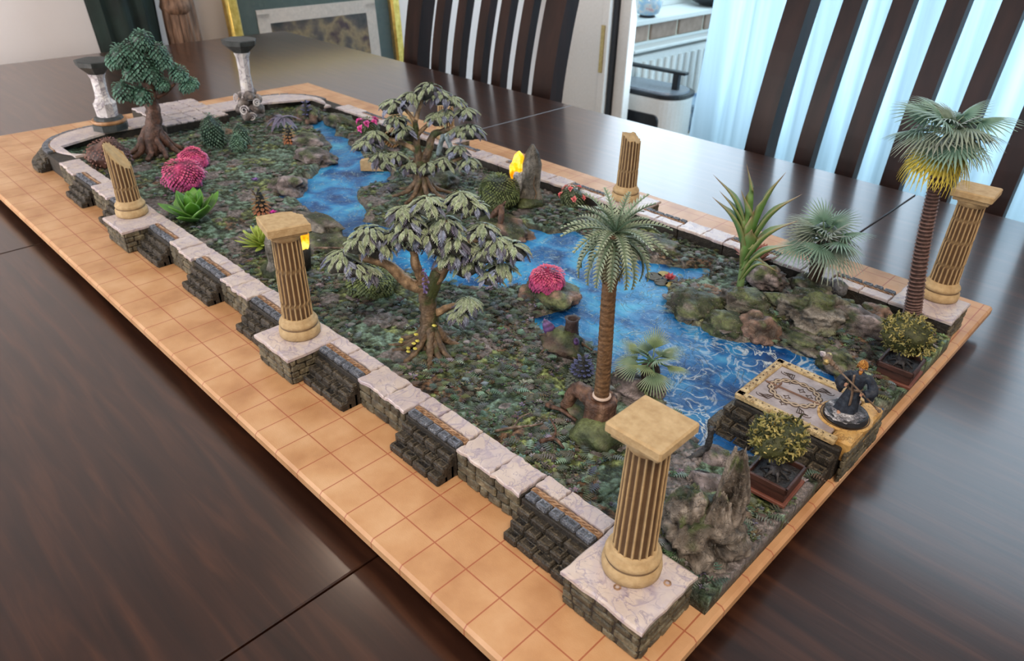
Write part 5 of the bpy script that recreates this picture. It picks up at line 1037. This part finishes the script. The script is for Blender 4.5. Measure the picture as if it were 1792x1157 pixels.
# standing stone with glowing crystal
def standing(x, y, lab, h, cx, cy, cz, lab2, rz=0):
    z = gz(x, y) - .02; t = thing('standing_stone', lab, 'rock', (x, y, z), rz); v = []; f = []; n = 9
    pr = [(.50, 0), (.46, .12 * h), (.34, .3 * h), (.37, .5 * h), (.36, .68 * h), (.24, .86 * h), (.05, h)]
    v, f = lathe(pr, 16, lambda g, zz, i: 1 + .22 * mnoise.noise(Vector((math.cos(g) * 1.4 + x, math.sin(g) * 1.4, zz * 1.1))) + .1 * math.sin(2 * g)); c = [tri(((.03, .028, .02), (.11, .10, .08), (.26, .25, .22)), max(0, min(1, .5 + .8 * mnoise.noise(Vector(p) * 3)))) for p in v]; ob('stone_body', MB().add(v, f, c).mesh('s'), rock_m, t)
    q = MB(); v, f, c = rock((0, 0, .12), (.62, .6, .34), 3, 3, .4, .75); q.add(v, f, c); ob('mossy_foot', q.mesh('m', True), paint, t)
    q = MB(); limb(q, [(-.3, .25, .1), (-.40, .1, .6), (-.33, .2, 1.0), (-.30, .05, 1.6 * h / 2.5)], (.05, .02), 2, 6); ob('vine', q.mesh('v', True), paint, t)
    k = thing('glowing_crystal', lab2, 'crystal', (cx, cy, cz), .4)
    v, f = lathe([(.10, -.55), (.26, -.25), (.29, .12), (.20, .38), (.03, .55)], 6); ob('crystal_body', fixn(MB().add(v, f).mesh()), yellow_m, k)
    v, f = lathe([(.08, -.5), (.15, -.3), (.16, .02), (.02, .25)], 6); ob('side_crystal', fixn(MB().add([(p[0] + .22, p[1] + .12, p[2] - .12) for p in v], f).mesh()), yellow_m, k)
    return t
standing(10.2, -15.7, 'leaning grey standing stone with a vine, right of the mossy olive bush', 2.6, 10.75, -15.5, 2.15, 'large glowing yellow crystal set against the leaning standing stone')
standing(11.7, -4.75, 'pale standing stone just behind the chipped column', 1.9, 11.25, -5.45, 1.65, 'small glowing yellow crystal peeping past the chipped column', 1)
ob('socket', MB().add(*lathe([(.20, -1.1), (.24, -.6), (.26, -.45), (.2, -.3)], 12), ).mesh('s', True), core_m, thing('crystal_socket', 'dark stone socket holding the small glowing crystal', 'pedestal', (11.25, -5.45, 1.7)))
ob('socket', MB().add(*lathe([(.30, -1.6), (.26, -.6), (.30, -.45), (.2, -.2)], 12), ).mesh('s', True), rock_m, thing('crystal_socket', 'rock socket under the large glowing crystal', 'pedestal', (10.75, -15.5, 2.15)))
# stump of the feather palm
t = thing('tree_stump', 'hollow brown tree stump with mossy skirt holding the feather palm', 'stump', (-1.4, -6.0, .35)); redb = ((.025, .012, .008), (.11, .055, .035), (.24, .14, .09))
v, f = lathe([(.62, 0), (.48, .2), (.40, .5), (.37, .9), (.40, 1.12), (.34, 1.18), (.22, 1.1)], 40, lambda g, z_, i: 1 + .10 * mnoise.noise(Vector((math.cos(g) * 4, math.sin(g) * 4, z_))) + .05 * math.sin(14 * g)); c = [tri(redb, max(0, min(1, .5 + .7 * mnoise.noise(Vector((p[0] * 8, p[1] * 8, p[2] * 1.5)))))) for p in v]
ob('stump_body', MB().add(v, f, c).mesh('s', True), paint, t)
q = MB(); limb(q, [(.1, .1, .9), (.45, -.0, 1.0), (.85, .0, .9), (1.05, .05, .3)], (.22, .20, .16), 5, 10, redb); ob('broken_branch', q.mesh('b', True), paint, t)
v, f, c = rock((-.18, .22, .22), (.62, .55, .42), 8, 3, .35, .8); ob('mossy_skirt', MB().add(v, f, c).mesh('m', True), paint, t)
v, f, c = rock((.55, -.25, .2), (.65, .5, .35), 18, 3, .35, .5, BRN); ob('root_mound', MB().add(v, f, c).mesh('m', True), paint, t)
# twigs on the lawn
def twig(pts, forks, lab, r=.045, cols=((.03, .02, .014), (.16, .11, .08), (.34, .27, .22))):
    b = Vector(pts[0]); t = thing('fallen_twig', lab, 'twig', b, 0); q = MB(); limb(q, [Vector(p) - b for p in pts], (r, r * .5), 3, 7, cols)
    for fk in forks: limb(q, [Vector(p) - b for p in fk], (r * .8, r * .3), 5, 6, cols)
    ob('twig_wood', q.mesh('t', True), paint, t)
twig([(.25, -4.0, .62), (.0, -4.4, .66), (-.25, -4.75, .66), (-.35, -5.1, .60)], [[(-.0, -4.4, .66), (.12, -4.75, .70), (.1, -5.1, .68)]], 'slender forked grey twig on the lawn near the left wall')
twig([(-.75, -4.55, .58), (-1.05, -4.75, .72), (-1.35, -4.75, .6)], [[(-1.0, -4.75, .72), (-.85, -5.0, .75), (-.55, -5.1, .9)]], 'short reddish forked twig in front of the palm stump', .06, redb)
twig([(.1, -5.7, .62), (-.4, -5.75, .68), (-.9, -5.75, .62)], [], 'thick reddish stick beside the palm stump', .07, redb)
twig([(17.2, -7.6, .6), (16.8, -6.9, 1.0), (16.9, -6.6, 1.6)], [], 'thin bare upright twig near the orange leaf cone', .05)
twig([(12.2, -6.4, .7), (11.5, -7.0, .75), (11.0, -7.5, .7)], [], 'brown twig lying right of the chipped column shaft', .05)
# root arches
def arch(base, pts, r, lab, cols=redb, nm='root_arch', extra=()):
    t = thing(nm, lab, 'root', base); q = MB(); limb(q, pts, r, 4, 9, cols); ob('arch_root', q.mesh('a', True), paint, t)
    for e in extra: q = MB(); limb(q, e, (.1, .03), 6, 7, cols); ob('side_root', q.mesh('a', True), paint, t)
arch((9.4, -12.9, .2), [(.6, .0, .0), (.5, -.3, .55), (.1, -.35, 1.0), (-.15, -.1, .7), (-.2, .1, .1), (-.15, .3, -.05)], (.15, .10), 'reddish arched root reaching from the bank into the river', extra=([(.1, -.35, 1.0), (.0, -.5, 1.25)], [(-.2, .05, .4), (-.5, .2, .1)], [(-.2, 0, .4), (-.1, .45, -.05)]))
blu = ((.06, .08, .09), (.20, .27, .30), (.42, .52, .56))
arch((17.2, -16.9, .6), [(.35, .1, 0), (.25, 0, .6), (.0, -.05, 1.15), (-.25, -.1, .7), (-.45, -.2, 0)], (.12, .14, .1), 'pale blue-grey forked root standing by the right wall', blu, extra=([(0, -.05, 1.1), (.0, -.3, .5), (.05, -.45, 0)], ))
arch((-3.75, -7.0, .3), [(.2, .25, .1), (.1, .0, .2), (.0, -.15, .35), (-.05, -.15, .75), (-.05, -.1, 1.05)], (.09, .07), 'dark curved root loop behind the cap of the tall front column', ((.01, .011, .013), (.035, .036, .04), (.08, .08, .09)), 'curved_root')
# exotic plants
t = thing('shell_flower', 'purple striped shell shaped flower on a hollow stump at the river edge', 'flower', (1.75, -8.0, gz(1.75, -8) - .05))
pu = ((.03, .014, .05), (.10, .045, .17), (.26, .14, .36))
for i, (x, y, z, s, a) in enumerate(((.12, .12, .30, .30, .5), (-.62, -.05, .22, .22, 2.2))):
    v = []; f = []; c = []
    for k in range(9):
        u = k / 8; 
        for g in range(12): an = 2 * pi * g / 12; r_ = s * math.sin(pi * min(1, .15 + u * .85)) * .62; v.append((r_ * math.cos(an), r_ * math.sin(an) * .7, s * 2.0 * u)); c.append(tri(pu, .5 + .5 * math.sin(u * 26)))
    for k in range(8):
        for g in range(12): f.append((k * 12 + g, k * 12 + (g + 1) % 12, (k + 1) * 12 + (g + 1) % 12, (k + 1) * 12 + g))
    ob('striped_shell', MB().add(v, f, c, MT((x, y, z), Quaternion((0, 0, 1), a) @ Quaternion((0, 1, 0), .5))).mesh('s', True), paint_fine, t)
v, f, c = rock((-.2, 0, .15), (.75, .5, .38), 6, 3, .5, .4, BRN); ob('mound', MB().add(v, f, c).mesh('m', True), paint, t)
v, f = lathe([(.26, 0), (.2, .3), (.18, .62), (.22, .72), (.13, .70), (.10, .4)], 14, lambda g, z_, i: 1 + .2 * mnoise.noise(Vector((math.cos(g) * 2, math.sin(g) * 2, z_ * 3)))); ob('hollow_stump', MB().add([(p[0] - .28, p[1] - .22, p[2] + .2) for p in v], f, (.06, .035, .03)).mesh('h', True), paint, t)
for i in range(5): q = MB(); a = i * 1.3; limb(q, [(-.2, 0, .4), (-.2 + .5 * math.cos(a), .4 * math.sin(a), .22), (-.2 + .95 * math.cos(a), .7 * math.sin(a), .0)], (.07, .03), i, 6, bark_c); ob('root', q.mesh('r', True), paint, t)
def scalecone(x, y, lab, r, h, rows, colf, nm, z=None, sz=.15):
    z = gz(x, y) - .02 if z is None else z; t = thing(nm, lab, 'plant', (x, y, z)); q = MB(); q.add(*lathe([(r * .8, 0), (r * .75, h * .4), (r * .45, h * .75), (.02, h)], 14), (.01, .012, .012)); ob('core', q.mesh('c', True), paint, t); mb = MB()
    for k in range(rows):
        u = k / rows; rr_ = r * (1 - u ** 1.4) ** .9; n = max(4, int(2 * pi * rr_ / (sz * .72)))
        for i in range(n):
            a = 2 * pi * (i + .5 * (k % 2)) / n; cc = colf(u); v, f, c = blade(sz, sz * .75, 3, -.5, .3, lerp(cc, (0, 0, 0), .4), cc, lerp(cc, (.5, .55, .5), .25)); mb.add(v, f, c, MT((rr_ * .85 * math.cos(a), rr_ * .85 * math.sin(a), u * h + .06), Vector((math.cos(a) * .6, math.sin(a) * .6, -.35 + .9 * u)).to_track_quat('X', 'Z')))
    o = ob('scales', mb.mesh('s'), paint_fine, t, kind='stuff'); return t
scalecone(.1, -7.1, 'cone plant with blue tip and grey-green scales, left of the feather palm trunk', .42, 1.05, 9, lambda u: (.075, .095, .06) if u < .45 else (.055, .065, .20), 'cone_plant')
OR_ = lambda u: lerp((.52, .12, .03), (.16, .20, .06), u * 1.1)
scalecone(24.4, -12.6, 'orange and green leaf cone on the far left bank', .26, .95, 7, OR_, 'leaf_cone', sz=.2)
scalecone(16.9, -6.9, 'orange and green leaf cone beyond the chipped column', .28, 1.1, 7, OR_, 'leaf_cone', sz=.22)
scalecone(27.6, -15.6, 'blue tipped spike plant in the far right corner', .28, 1.55, 8, lambda u: (.06, .09, .05) if u < .4 else (.10, .10, .30), 'spike_plant', sz=.22)
t = thing('purple_leaf_plant', 'dark purple drooping plant at the foot of the middle dark-topped pillar', 'plant', (27.0, -13.7, gz(27, -13.7)))
for i in range(16): v, f, c = blade(.85, .30, 5, .4, .9, (.02, .03, .03), (.14, .13, .22), (.30, .27, .40)); ob('leaf', MB().add(v, f, c).mesh('l'), paint_fine, t, (0, 0, .55), (0, -.7 + .08 * (i % 7), i * 2.4))
# lily pads
t = thing('water_lily', 'dark water lily pads with a red flower floating on the river', 'water plant', (2.35, -14.35, .29)); pad = MB()
for i, (x, y, r) in enumerate(((.45, .05, .30), (-.0, .25, .24), (-.05, -.25, .27), (-.35, .15, .20), (.30, -.35, .22))):
    P = [(x + r * math.cos(a), y + r * math.sin(a)) for a in [k * 2 * pi * .93 / 20 + i for k in range(21)]] + [(x, y)]; n = len(P)
    v = [(a, b, 0) for a, b in P] + [(a, b, .035) for a, b in P]; f = [(k, (k + 1) % n, n + (k + 1) % n, n + k) for k in range(n)] + [tuple(range(n - 1, -1, -1)), tuple(n + k for k in range(n))]
    ob('lily_pad', fixn(MB().add(v, f, (.09, .085, .065) if i < 3 else (.40, .34, .12)).mesh()), paint, t)
for i in range(12): v, f, c = blade(.24, .12, 3, .5, -.4, (.20, .01, .03), (.50, .04, .07), (.62, .22, .22)); ob('petal', MB().add(v, f, c).mesh('p'), paint_fine, t, (-.12, -.10, .05), (0, -.15 - .5 * (i % 2), i * .53))

# ================================================================ carved platform
t = thing('carved_platform', 'carved stone platform with wreath and sword relief rising from the river at the near end', 'platform', (-4.75, -10.2, 0)); PT = 1.06
def pp(nm, vf, m, col=None, par=t): 
    q = MB(); q.add(*vf, col) if col else q.add(*vf); return ob(nm, fixn(q.mesh()), m, par)
pp('core', box((0, 0, PT / 2 - .06), (2.75, 2.35, PT - .12), .04), core_m)
cream = mat('gilt_cream_stone', ((.3, (.34, .22, .09)), (.7, (.66, .52, .28))), scale=5, rough=.45, bump=.6, bscale=12, veins=((5, .016, (.06, .03, .015), .8, 1.4),))
slabm = mat('mauve_slab', ((.3, (.25, .20, .19)), (.7, (.42, .36, .36))), scale=3, rough=.4, bump=.3, bscale=12)
goldst = mat('golden_stone', ((.3, (.42, .22, .05)), (.7, (.74, .48, .18))), scale=3, rough=.4, bump=.6, bscale=10, veins=((4, .02, (.08, .03, .01), .7, 1.4),))
line = gm('carved_line', (.035, .018, .012), (.06, .035, .022))
pp('inner_panel', box((.18, 0, PT - .02), (2.35, 1.86, .10), .02), slabm)
for c, s in (((.1, 1.06, PT), (2.62, .24, .16)), ((.1, -1.06, PT), (2.62, .24, .16)), ((1.30, 0, PT), (.24, 2.3, .16))): pp('border_strip', box(c, s, .03), cream)
pp('end_block', box((-1.28, 0, PT - .25), (.5, 2.0, .60), .06), goldst)
pp('medallion', [(x - .98, y, z) for x, y, z in lathe([(.62, PT - .1), (.64, PT + .03), (.60, PT + .05)], 36)[0]] and (([(x - .95, y * 1.05, z) for x, y, z in lathe([(.62, PT - .1), (.64, PT + .04), (.60, PT + .06)], 36)[0]]), lathe([(.62, 0), (.64, 1), (.60, 1.1)], 36)[1]), goldst)
for rr_ in (.56, .50, .34): pp('carved_ring', tube([(-.95 + rr_ * math.cos(a * pi / 24), 1.05 * rr_ * math.sin(a * pi / 24), PT + .06) for a in range(49)], .014, 5), line)
def ln(pts, r=.014, m=line, nm='carved_line', z=PT + .032, par=t): return pp(nm, tube([(x, y, z) for x, y in pts], r, 5), m, par=par)
for ph in (0, pi):      # twisted wreath: two interlaced bands with dark outlines
    P = [(.36 + (.60 + .055 * math.cos(8 * a * pi / 60 + ph)) * 1.0 * math.cos(a * pi / 60), (.50 + .055 * math.cos(8 * a * pi / 60 + ph)) * math.sin(a * pi / 60)) for a in range(121)]
    w1 = pp('wreath_band', tube([(x, y, PT + .028) for x, y in P], .030, 6), gm('wreath', (.36, .28, .20), (.48, .38, .28)) if 'wreath' not in MATS else MATS['wreath'])
    for s in (-.036, .036): ln([(.36 + (x - .36) * (1 + s / .55), y * (1 + s / .5)) for x, y in P], .010, line, 'wreath_outline', PT + .036)
ln([(1.12, .05), (.2, .02), (-.42, .0)], .030, gm('sword', (.14, .07, .045), (.22, .12, .08)), 'sword_blade', PT + .04); ln([(.80, -.14), (.80, .18)], .026, MATS['sword'], 'sword_guard', PT + .05); ln([(1.0, .10), (1.16, .04), (1.0, -.04), (.86, .03), (1.0, .10)], .012)
for x, y in ((.65, -.38), (.28, -.22), (-.1, .30), (.42, .30), (.02, -.12), (.36, .62)):
    s = .10; ln([(x + s, y), (x + .03, y + .03), (x, y + s), (x - .03, y + .03), (x - s, y), (x - .03, y - .03), (x, y - s), (x + .03, y - .03), (x + s, y)], .011)
for x, y, sx, sy in ((1.0, -.68, 1, -1), (1.0, .66, 1, 1), (-.32, -.66, -1, -1), (-.32, .66, -1, 1)):
    for k in range(4): ln([(x - .05 * k * sx, y + .02 * k * sy), (x - (.12 + .05 * k) * sx, y - (.02 - .03 * k) * sy), (x - (.16 + .05 * k) * sx, y - .09 * sy), (x - (.24 + .03 * k) * sx, y - (.12 + .02 * k) * sy)], .013)
    ln([(x + .03 * math.cos(a * .3) * 4 - .05 * sx, y + .03 * math.sin(a * .3) * 3) for a in range(12)], .010)
for y in (1.06, -1.06):
    for k in range(14): x = -1.05 + k * .175; s = .05 if k % 5 == 2 else .024; pp('border_stud', box((x, y, PT + .085), (s * 1.6, s * 1.4, .012), .004), line)
for k in range(12): y = -1.0 + k * .18; s = .05 if k % 5 == 2 else .024; pp('border_stud', box((1.30, y, PT + .085), (s * 1.4, s * 1.6, .012), .004), line)
r = random.Random(12)
for s in (1, -1):
    for k, (yo, zt) in enumerate(((1.30, .78), (1.55, .50), (1.78, .30))):
        p = -1.35
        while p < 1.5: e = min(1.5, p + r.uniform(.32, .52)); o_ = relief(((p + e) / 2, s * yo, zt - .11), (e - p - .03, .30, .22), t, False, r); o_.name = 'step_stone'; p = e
        pp('step_core', box((.07, s * (yo - .03), zt / 2 - .05), (2.8, .30, zt - .12), .01), core_m)
for k in range(4):
    p = -1.15
    while p < 1.15: e = min(1.15, p + r.uniform(.25, .5)); pp('side_stone', box((-1.50 + .0 * k, (p + e) / 2, .12 + .22 * k), (.10, e - p - .02, .2), .03, .01, r), stone_m); p = e
for k in range(5): pp('step_stone', box((1.52, -1.6 + .8 * k, .42), (.26, .7, .3), .06, .02, r), carve_m)

# ================================================================ miniature figure
fx, fy, fz = -5.72, -10.15, PT + .10
t = thing('round_base', 'round black display base with gritty grey top under the robed miniature', 'base', (fx, fy, fz - .0))
ob('base_rim', fixn(MB().add(*lathe([(.52, -.02), (.53, .02), (.50, .12), (.47, .14)], 40)).mesh('b')), black_m, t)
v, f, c = rock((0, 0, .13), (.46, .46, .05), 4, 4, .35, -.9, ((.02, .022, .03), (.13, .13, .15), (.55, .55, .58)), 0, False); ob('gritty_top', MB().add(v, f, c).mesh('g'), mat('grit', G2(.2, 2.2), scale=22, detail=3, rough=.6, bump=1, bscale=26, attr=True), t)
p = thing('person', 'robed miniature person with orange hair holding a heavy ornate staff diagonally', 'person', (fx, fy, fz + .13), pi + .25)
robe = mat('robe_cloth', ((.3, (.008, .012, .022)), (.6, (.022, .034, .055)), (.8, (.075, .08, .075))), scale=7, rough=.6, bump=.6, bscale=10)
skin = gm('skin', (.42, .22, .14), (.55, .32, .22), scale=9); leather = gm('leather', (.10, .065, .045), (.24, .17, .12), scale=8)
def el(rx, ry, z, cx=0, cy=0, n=20, wv=0, ph=0): return [(cx + rx * math.cos(2 * pi * k / n) * (1 + wv * math.sin(6 * 2 * pi * k / n + ph)), cy + ry * math.sin(2 * pi * k / n) * (1 + wv * math.sin(6 * 2 * pi * k / n + ph)), z) for k in range(n)]
mb = MB()
mb.add(*loft([el(.27, .23, 0, -.04, 0, 24, .10), el(.24, .20, .22, -.03, 0, 24, .09, .5), el(.19, .16, .48, 0, 0, 24, .06, 1), el(.155, .12, .70, .02, 0, 24, .03), el(.17, .125, .86, .03, -.01, 24), el(.20, .13, 1.02, .03, -.01, 24), el(.17, .11, 1.12, .03, -.01, 24), el(.07, .07, 1.18, .03, -.02, 24), el(.055, .055, 1.24, .03, -.03, 24)]))
for pts, rr_ in (([(-.13, 0, 1.08), (-.26, .0, .94), (-.33, -.06, .78), (-.24, -.20, .82)], (.085, .10, .12, .10)), ([(.19, 0, 1.08), (.33, .02, .92), (.40, -.04, .72), (.24, -.20, .70)], (.085, .105, .13, .10))):
    v, f = tube(curve(pts, 6), [float(np.interp(i / 18, [0, .33, .66, 1], rr_)) for i in range(19)], 14); mb.add(v, f)
v, f = tube([(-.30, -.06, .80), (-.30, -.04, .62), (-.27, .0, .48)], [.11, .09, .03], 10); mb.add(v, f)
v, f = tube([(.36, -.06, .72), (.38, -.03, .52), (.33, .0, .40)], [.13, .11, .03], 10); mb.add(v, f)
bo = ob('robe', fixn(mb.mesh('robe')), robe, p)
# head with face
hv = []; V, F = ico(3)
for q in V:
    x, y, z = q.x * .078, q.y * .095, q.z * .11
    if z < 0: x *= 1 + z * 2.6; y *= 1 + z * 1.0
    if y < -.06: 
        nose = math.exp(-(x / .016) ** 2 - ((z + .005) / .032) ** 2) * .030; eye = (math.exp(-((abs(x) - .032) / .014) ** 2 - ((z - .018) / .011) ** 2)) * .014; mouth = math.exp(-(x / .026) ** 2 - ((z + .052) / .006) ** 2) * .007; y += -nose + eye + mouth
    hv.append((x, y, z))
MH = MT((.03, -.05, 1.33), Quaternion((1, 0, 0), .35)); hd = ob('head', MB().add(hv, F, None, MH).mesh('h', True), skin, p)
for s in (-1, 1):
    v, f = lathe([(.001, -.006), (.009, 0), (.001, .006)], 8); ob('eye', fixn(MB().add(v, f, None, MH @ MT((s * .032, -.083, .018))).mesh()), black_m, hd)
    v, f = lathe([(.004, -.02), (.014, -.005), (.012, .014), (.003, .02)], 8); ob('ear', fixn(MB().add(v, f, None, MH @ MT((s * .078, 0, .0))).mesh()), skin, hd)
mb = MB(); hr = random.Random(3)
for i in range(110):
    u = 1 - 1.25 * (i + .5) / 110; a = i * 2.4; s = math.sqrt(max(0, 1 - u * u)); d = Vector((s * math.cos(a), s * math.sin(a), u))
    if d.y < -.35 and d.z < .45: continue
    b0 = MH @ Vector((d.x * .078, d.y * .095, d.z * .11)); dn = (MH.to_3x3() @ d); P = [b0, b0 + dn * .035 + Vector((0, 0, .02)), b0 + dn * .05 + Vector((0, .02, -.01 + .05 * max(0, u)))]
    v, f = tube(P, [.020, .016, .003], 5); mb.add(v, f, lerp((.32, .12, .02), (.62, .30, .06), hr.random()))
v, f = tube([MH @ Vector((0, 0, .10)), MH @ Vector((-.01, 0, .17)), MH @ Vector((-.02, .01, .23))], [.04, .022, .004], 6); mb.add(v, f, (.62, .36, .10)); ob('hair', mb.mesh('h', True), paint_fine, p)
ob('beard', MB().add(*tube([MH @ Vector((0, -.08, -.06)), MH @ Vector((0, -.10, -.13)), MH @ Vector((0, -.085, -.20))], [.045, .035, .006], 8), (.42, .17, .03)).mesh('b', True), paint_fine, hd)
for i, (x, y, z) in enumerate(((-.19, -.24, .86), (.19, -.25, .72))):        # hands closed round the staff
    v, f, c = rock((x, y + .03, z), (.036, .03, .04), 3 + i, 2, .1, -.9, flatb=False); hnd = ob('hand', MB().add(v, f).mesh('h', True), skin, p)
    for k in range(4): zz = z + .028 - .018 * k; P = [(x - .02, y + .02, zz), (x - .028, y - .02, zz), (x + .0, y - .038 + .002 * k, zz - .003), (x + .024, y - .022, zz - .004)]; ob('finger', MB().add(*tube(P, [.010, .010, .009, .007], 6)).mesh('f', True), skin, hnd)
    ob('thumb', MB().add(*tube([(x + .02, y + .03, z + .02), (x + .035, y + .0, z + .035), (x + .02, y - .025, z + .03)], [.012, .011, .008], 6)).mesh('f', True), skin, hnd)
for s, y in ((-.12, -.20), (.10, -.10)):
    v, f, c = rock((s - .04, y, .03), (.055, .10, .045), 5, 2, .1, -.9, flatb=False); ft = ob('foot', MB().add(v, f).mesh('f', True), skin, p)
    for k in range(5): v, f, c = rock((s - .08 + .02 * k, y - .095 + .004 * abs(k - 1), .018), (.012, .018, .013), k, 1, 0, -.9, flatb=False); ob('toe', MB().add(v, f).mesh('t', True), skin, ft)
ob('belt', MB().add(*loft([el(.168, .132, .66, .02, 0, 24), el(.172, .136, .70, .02, 0, 24), el(.168, .132, .73, .02, 0, 24)])).mesh('b', True), leather, p)
ob('stole', MB().add(*tube(curve([(-.08, -.13, 1.12), (-.05, -.16, .85), (.0, -.17, .6), (.02, -.2, .3)], 5), .035, 8, squash=.4)).mesh('b', True), leather, p)
sa, sb = Vector((-.60, -.22, 1.30)), Vector((.66, -.24, .42)); sd = (sb - sa).normalized()
stf = thing('staff', 'ornate heavy headed staff held by the miniature person', 'staff', (fx, fy, fz + .13), pi + .25)
ob('shaft', MB().add(*tube([sa, sa.lerp(sb, .5), sb], .022, 8)).mesh('s', True), leather, stf)
for k, (u, r_, l) in enumerate(((-.02, .075, .10), (.08, .055, .07), (.17, .04, .05), (.95, .035, .05), (1.0, .045, .04))):
    v, f = lathe([(.01, -l), (r_, -l * .5), (r_ * .8, 0), (r_, l * .5), (.01, l)], 8); ob('collar', fixn(MB().add(v, f, None, MT(sa.lerp(sb, u), rot_to(sd))).mesh()), leather, stf)
hc = MT(sa - sd * .12, rot_to(-sd)); v, f = box((0, 0, .05), (.24, .17, .18), .04); ob('head_block', fixn(MB().add(v, f, None, hc).mesh()), leather, stf)
for s in (-1, 1): v, f = lathe([(.02, -.09), (.07, -.05), (.075, .04), (.03, .09)], 8); ob('head_knob', fixn(MB().add(v, f, None, hc @ MT((s * .15, 0, .04), rot_to((s, 0, .15)))).mesh()), MATS['groove_brown'] if k % 2 else brass_m, stf)
v, f = lathe([(.05, 0), (.08, .05), (.04, .12), (.01, .15)], 8); ob('finial', fixn(MB().add(v, f, None, hc @ MT((0, 0, .14))).mesh()), white_stone, stf)

# ================================================================ potted bonsai
tray_m = mat('tray_wood', ((.3, (.030, .011, .008)), (.7, (.085, .032, .022))), scale=2, stretch=(1, 1, 4), rough=.4, bump=.3); soil_m = gm('dark_soil', (.012, .012, .014), (.05, .05, .055), scale=8, rough=.35, bump=1)
def bonsai(x, y, z, rz, cx, cy, cz, rcr, lab, seed, w_=1.0):
    t = thing('potted_bonsai', lab, 'bonsai', (x, y, z), rz); h = .46
    def b(nm, c, s, m, bev=.02, par=t): q = MB(); q.add(*box(c, s, bev)); return ob(nm, fixn(q.mesh()), m, par)
    tr = b('tray', (0, 0, .22), (w_ * .90, w_ * .98, .30), tray_m); b('plinth', (0, 0, .05), (w_ * 1.04, w_ * 1.12, .10), MATS.get('red_edge') or gm('red_edge', (.13, .04, .025), (.20, .07, .045)), .02, tr)
    for s in (-1, 1): b('rim', (s * w_ * .455, 0, h - .02), (.07, w_ * 1.08, .15), tray_m, .015, tr); b('rim', (0, s * w_ * .505, h - .02), (w_ * .98, .07, .15), tray_m, .015, tr)
    b('soil', (0, 0, h - .10), (w_ * .86, w_ * .96, .06), soil_m, .01)
    dk = ((.006, .006, .008), (.025, .022, .022), (.09, .085, .09)); q = MB(); L_ = Matrix.Rotation(-rz, 3, 'Z') @ (Vector((cx, cy, cz)) - Vector((x, y, z)))
    limb(q, [(0, .05, h - .08), (.05, -.05, h + .15), (L_.x * .4, L_.y * .4, L_.z * .55), (L_.x * .8, L_.y * .8, L_.z * .9)], (.16, .08), seed, 9, dk); ob('trunk', q.mesh('t', True), paint, t)
    for i in range(7): a = i * .9 + .3; q = MB(); limb(q, [(0, .02, h + .06), (.16 * math.cos(a), .16 * math.sin(a), h + .03), (.34 * math.cos(a), .34 * math.sin(a), h - .07)], (.06, .025), i, 6, dk); ob('root', q.mesh('r', True), paint, t)
    mo = ((.035, .042, .010), (.17, .17, .04), (.46, .38, .13)); q = MB(); v, f, c = rock(L_, (rcr * .86, rcr * .86, rcr * .62), seed, 3, .3, -.9, (mo[0], mo[0], (.06, .065, .015)), flatb=False); q.add(v, f, c); ob('crown', q.mesh('c', True), paint, t); rd = random.Random(seed); q = MB()
    for i in range(760):
        u = 1 - 1.9 * (i + .5) / 760; a = i * 2.4; s = math.sqrt(1 - u * u); d = Vector((s * math.cos(a), s * math.sin(a), u)); k_ = 1 + .3 * mnoise.noise(d * 1.5 + Vector((seed, 0, 0))); p0 = L_ + Vector((d.x * rcr * k_, d.y * rcr * k_, d.z * rcr * .72 * k_)) * .86; P = [p0]
        dr = Vector((rd.uniform(-1, 1), rd.uniform(-1, 1), rd.uniform(-1, 1))).normalized()
        for k2 in range(4): dr = (dr + Vector((rd.uniform(-1, 1), rd.uniform(-1, 1), rd.uniform(-1, 1))) * 1.5 + d * .1).normalized(); P.append(P[-1] + dr * .05)
        v, f = tube(P, [.026, .025, .022, .018, .008], 4, False); q.add(v, f, lerp(mo[1], mo[2], rd.random()) if rd.random() < .75 else mo[0])
    ob('mossy_twigs', q.mesh('m'), paint, t, kind='stuff')
bonsai(-5.42, -7.32, .50, .05, -5.30, -7.28, 1.88, .66, 'potted bonsai with curly moss crown beside the tall front column', 3)
bonsai(-5.70, -13.98, .50, .04, -5.62, -14.05, 1.80, .70, 'potted bonsai with curly moss crown below the tall fan palm', 8, 1.0)

# ================================================================ rebase roots, then inches to metres
bpy.context.view_layer.update()
for o in list(C.objects):
    if o.parent is None and o.type == 'EMPTY' and o.location.length < 1e-6 and o.children:
        lo = Vector((1e9,) * 3); hi = Vector((-1e9,) * 3)
        for ch in o.children:
            if ch.type == 'MESH' and ch.data.vertices:
                for q in ch.bound_box: w_ = ch.matrix_local @ Vector(q); lo = Vector(map(min, lo, w_)); hi = Vector(map(max, hi, w_))
        b = Vector(((lo.x + hi.x) / 2, (lo.y + hi.y) / 2, lo.z)); o.location = b
        for ch in o.children: ch.location = Vector(ch.location) - b
for me in bpy.data.meshes: me.transform(Matrix.Scale(S, 4)); me.update()
for o in C.objects: o.location = Vector(o.location) * S
rm_ = bo.modifiers.new('r', 'REMESH'); rm_.mode = 'VOXEL'; rm_.voxel_size = .014 * S; rm_.use_smooth_shade = True
bpy.context.view_layer.update()
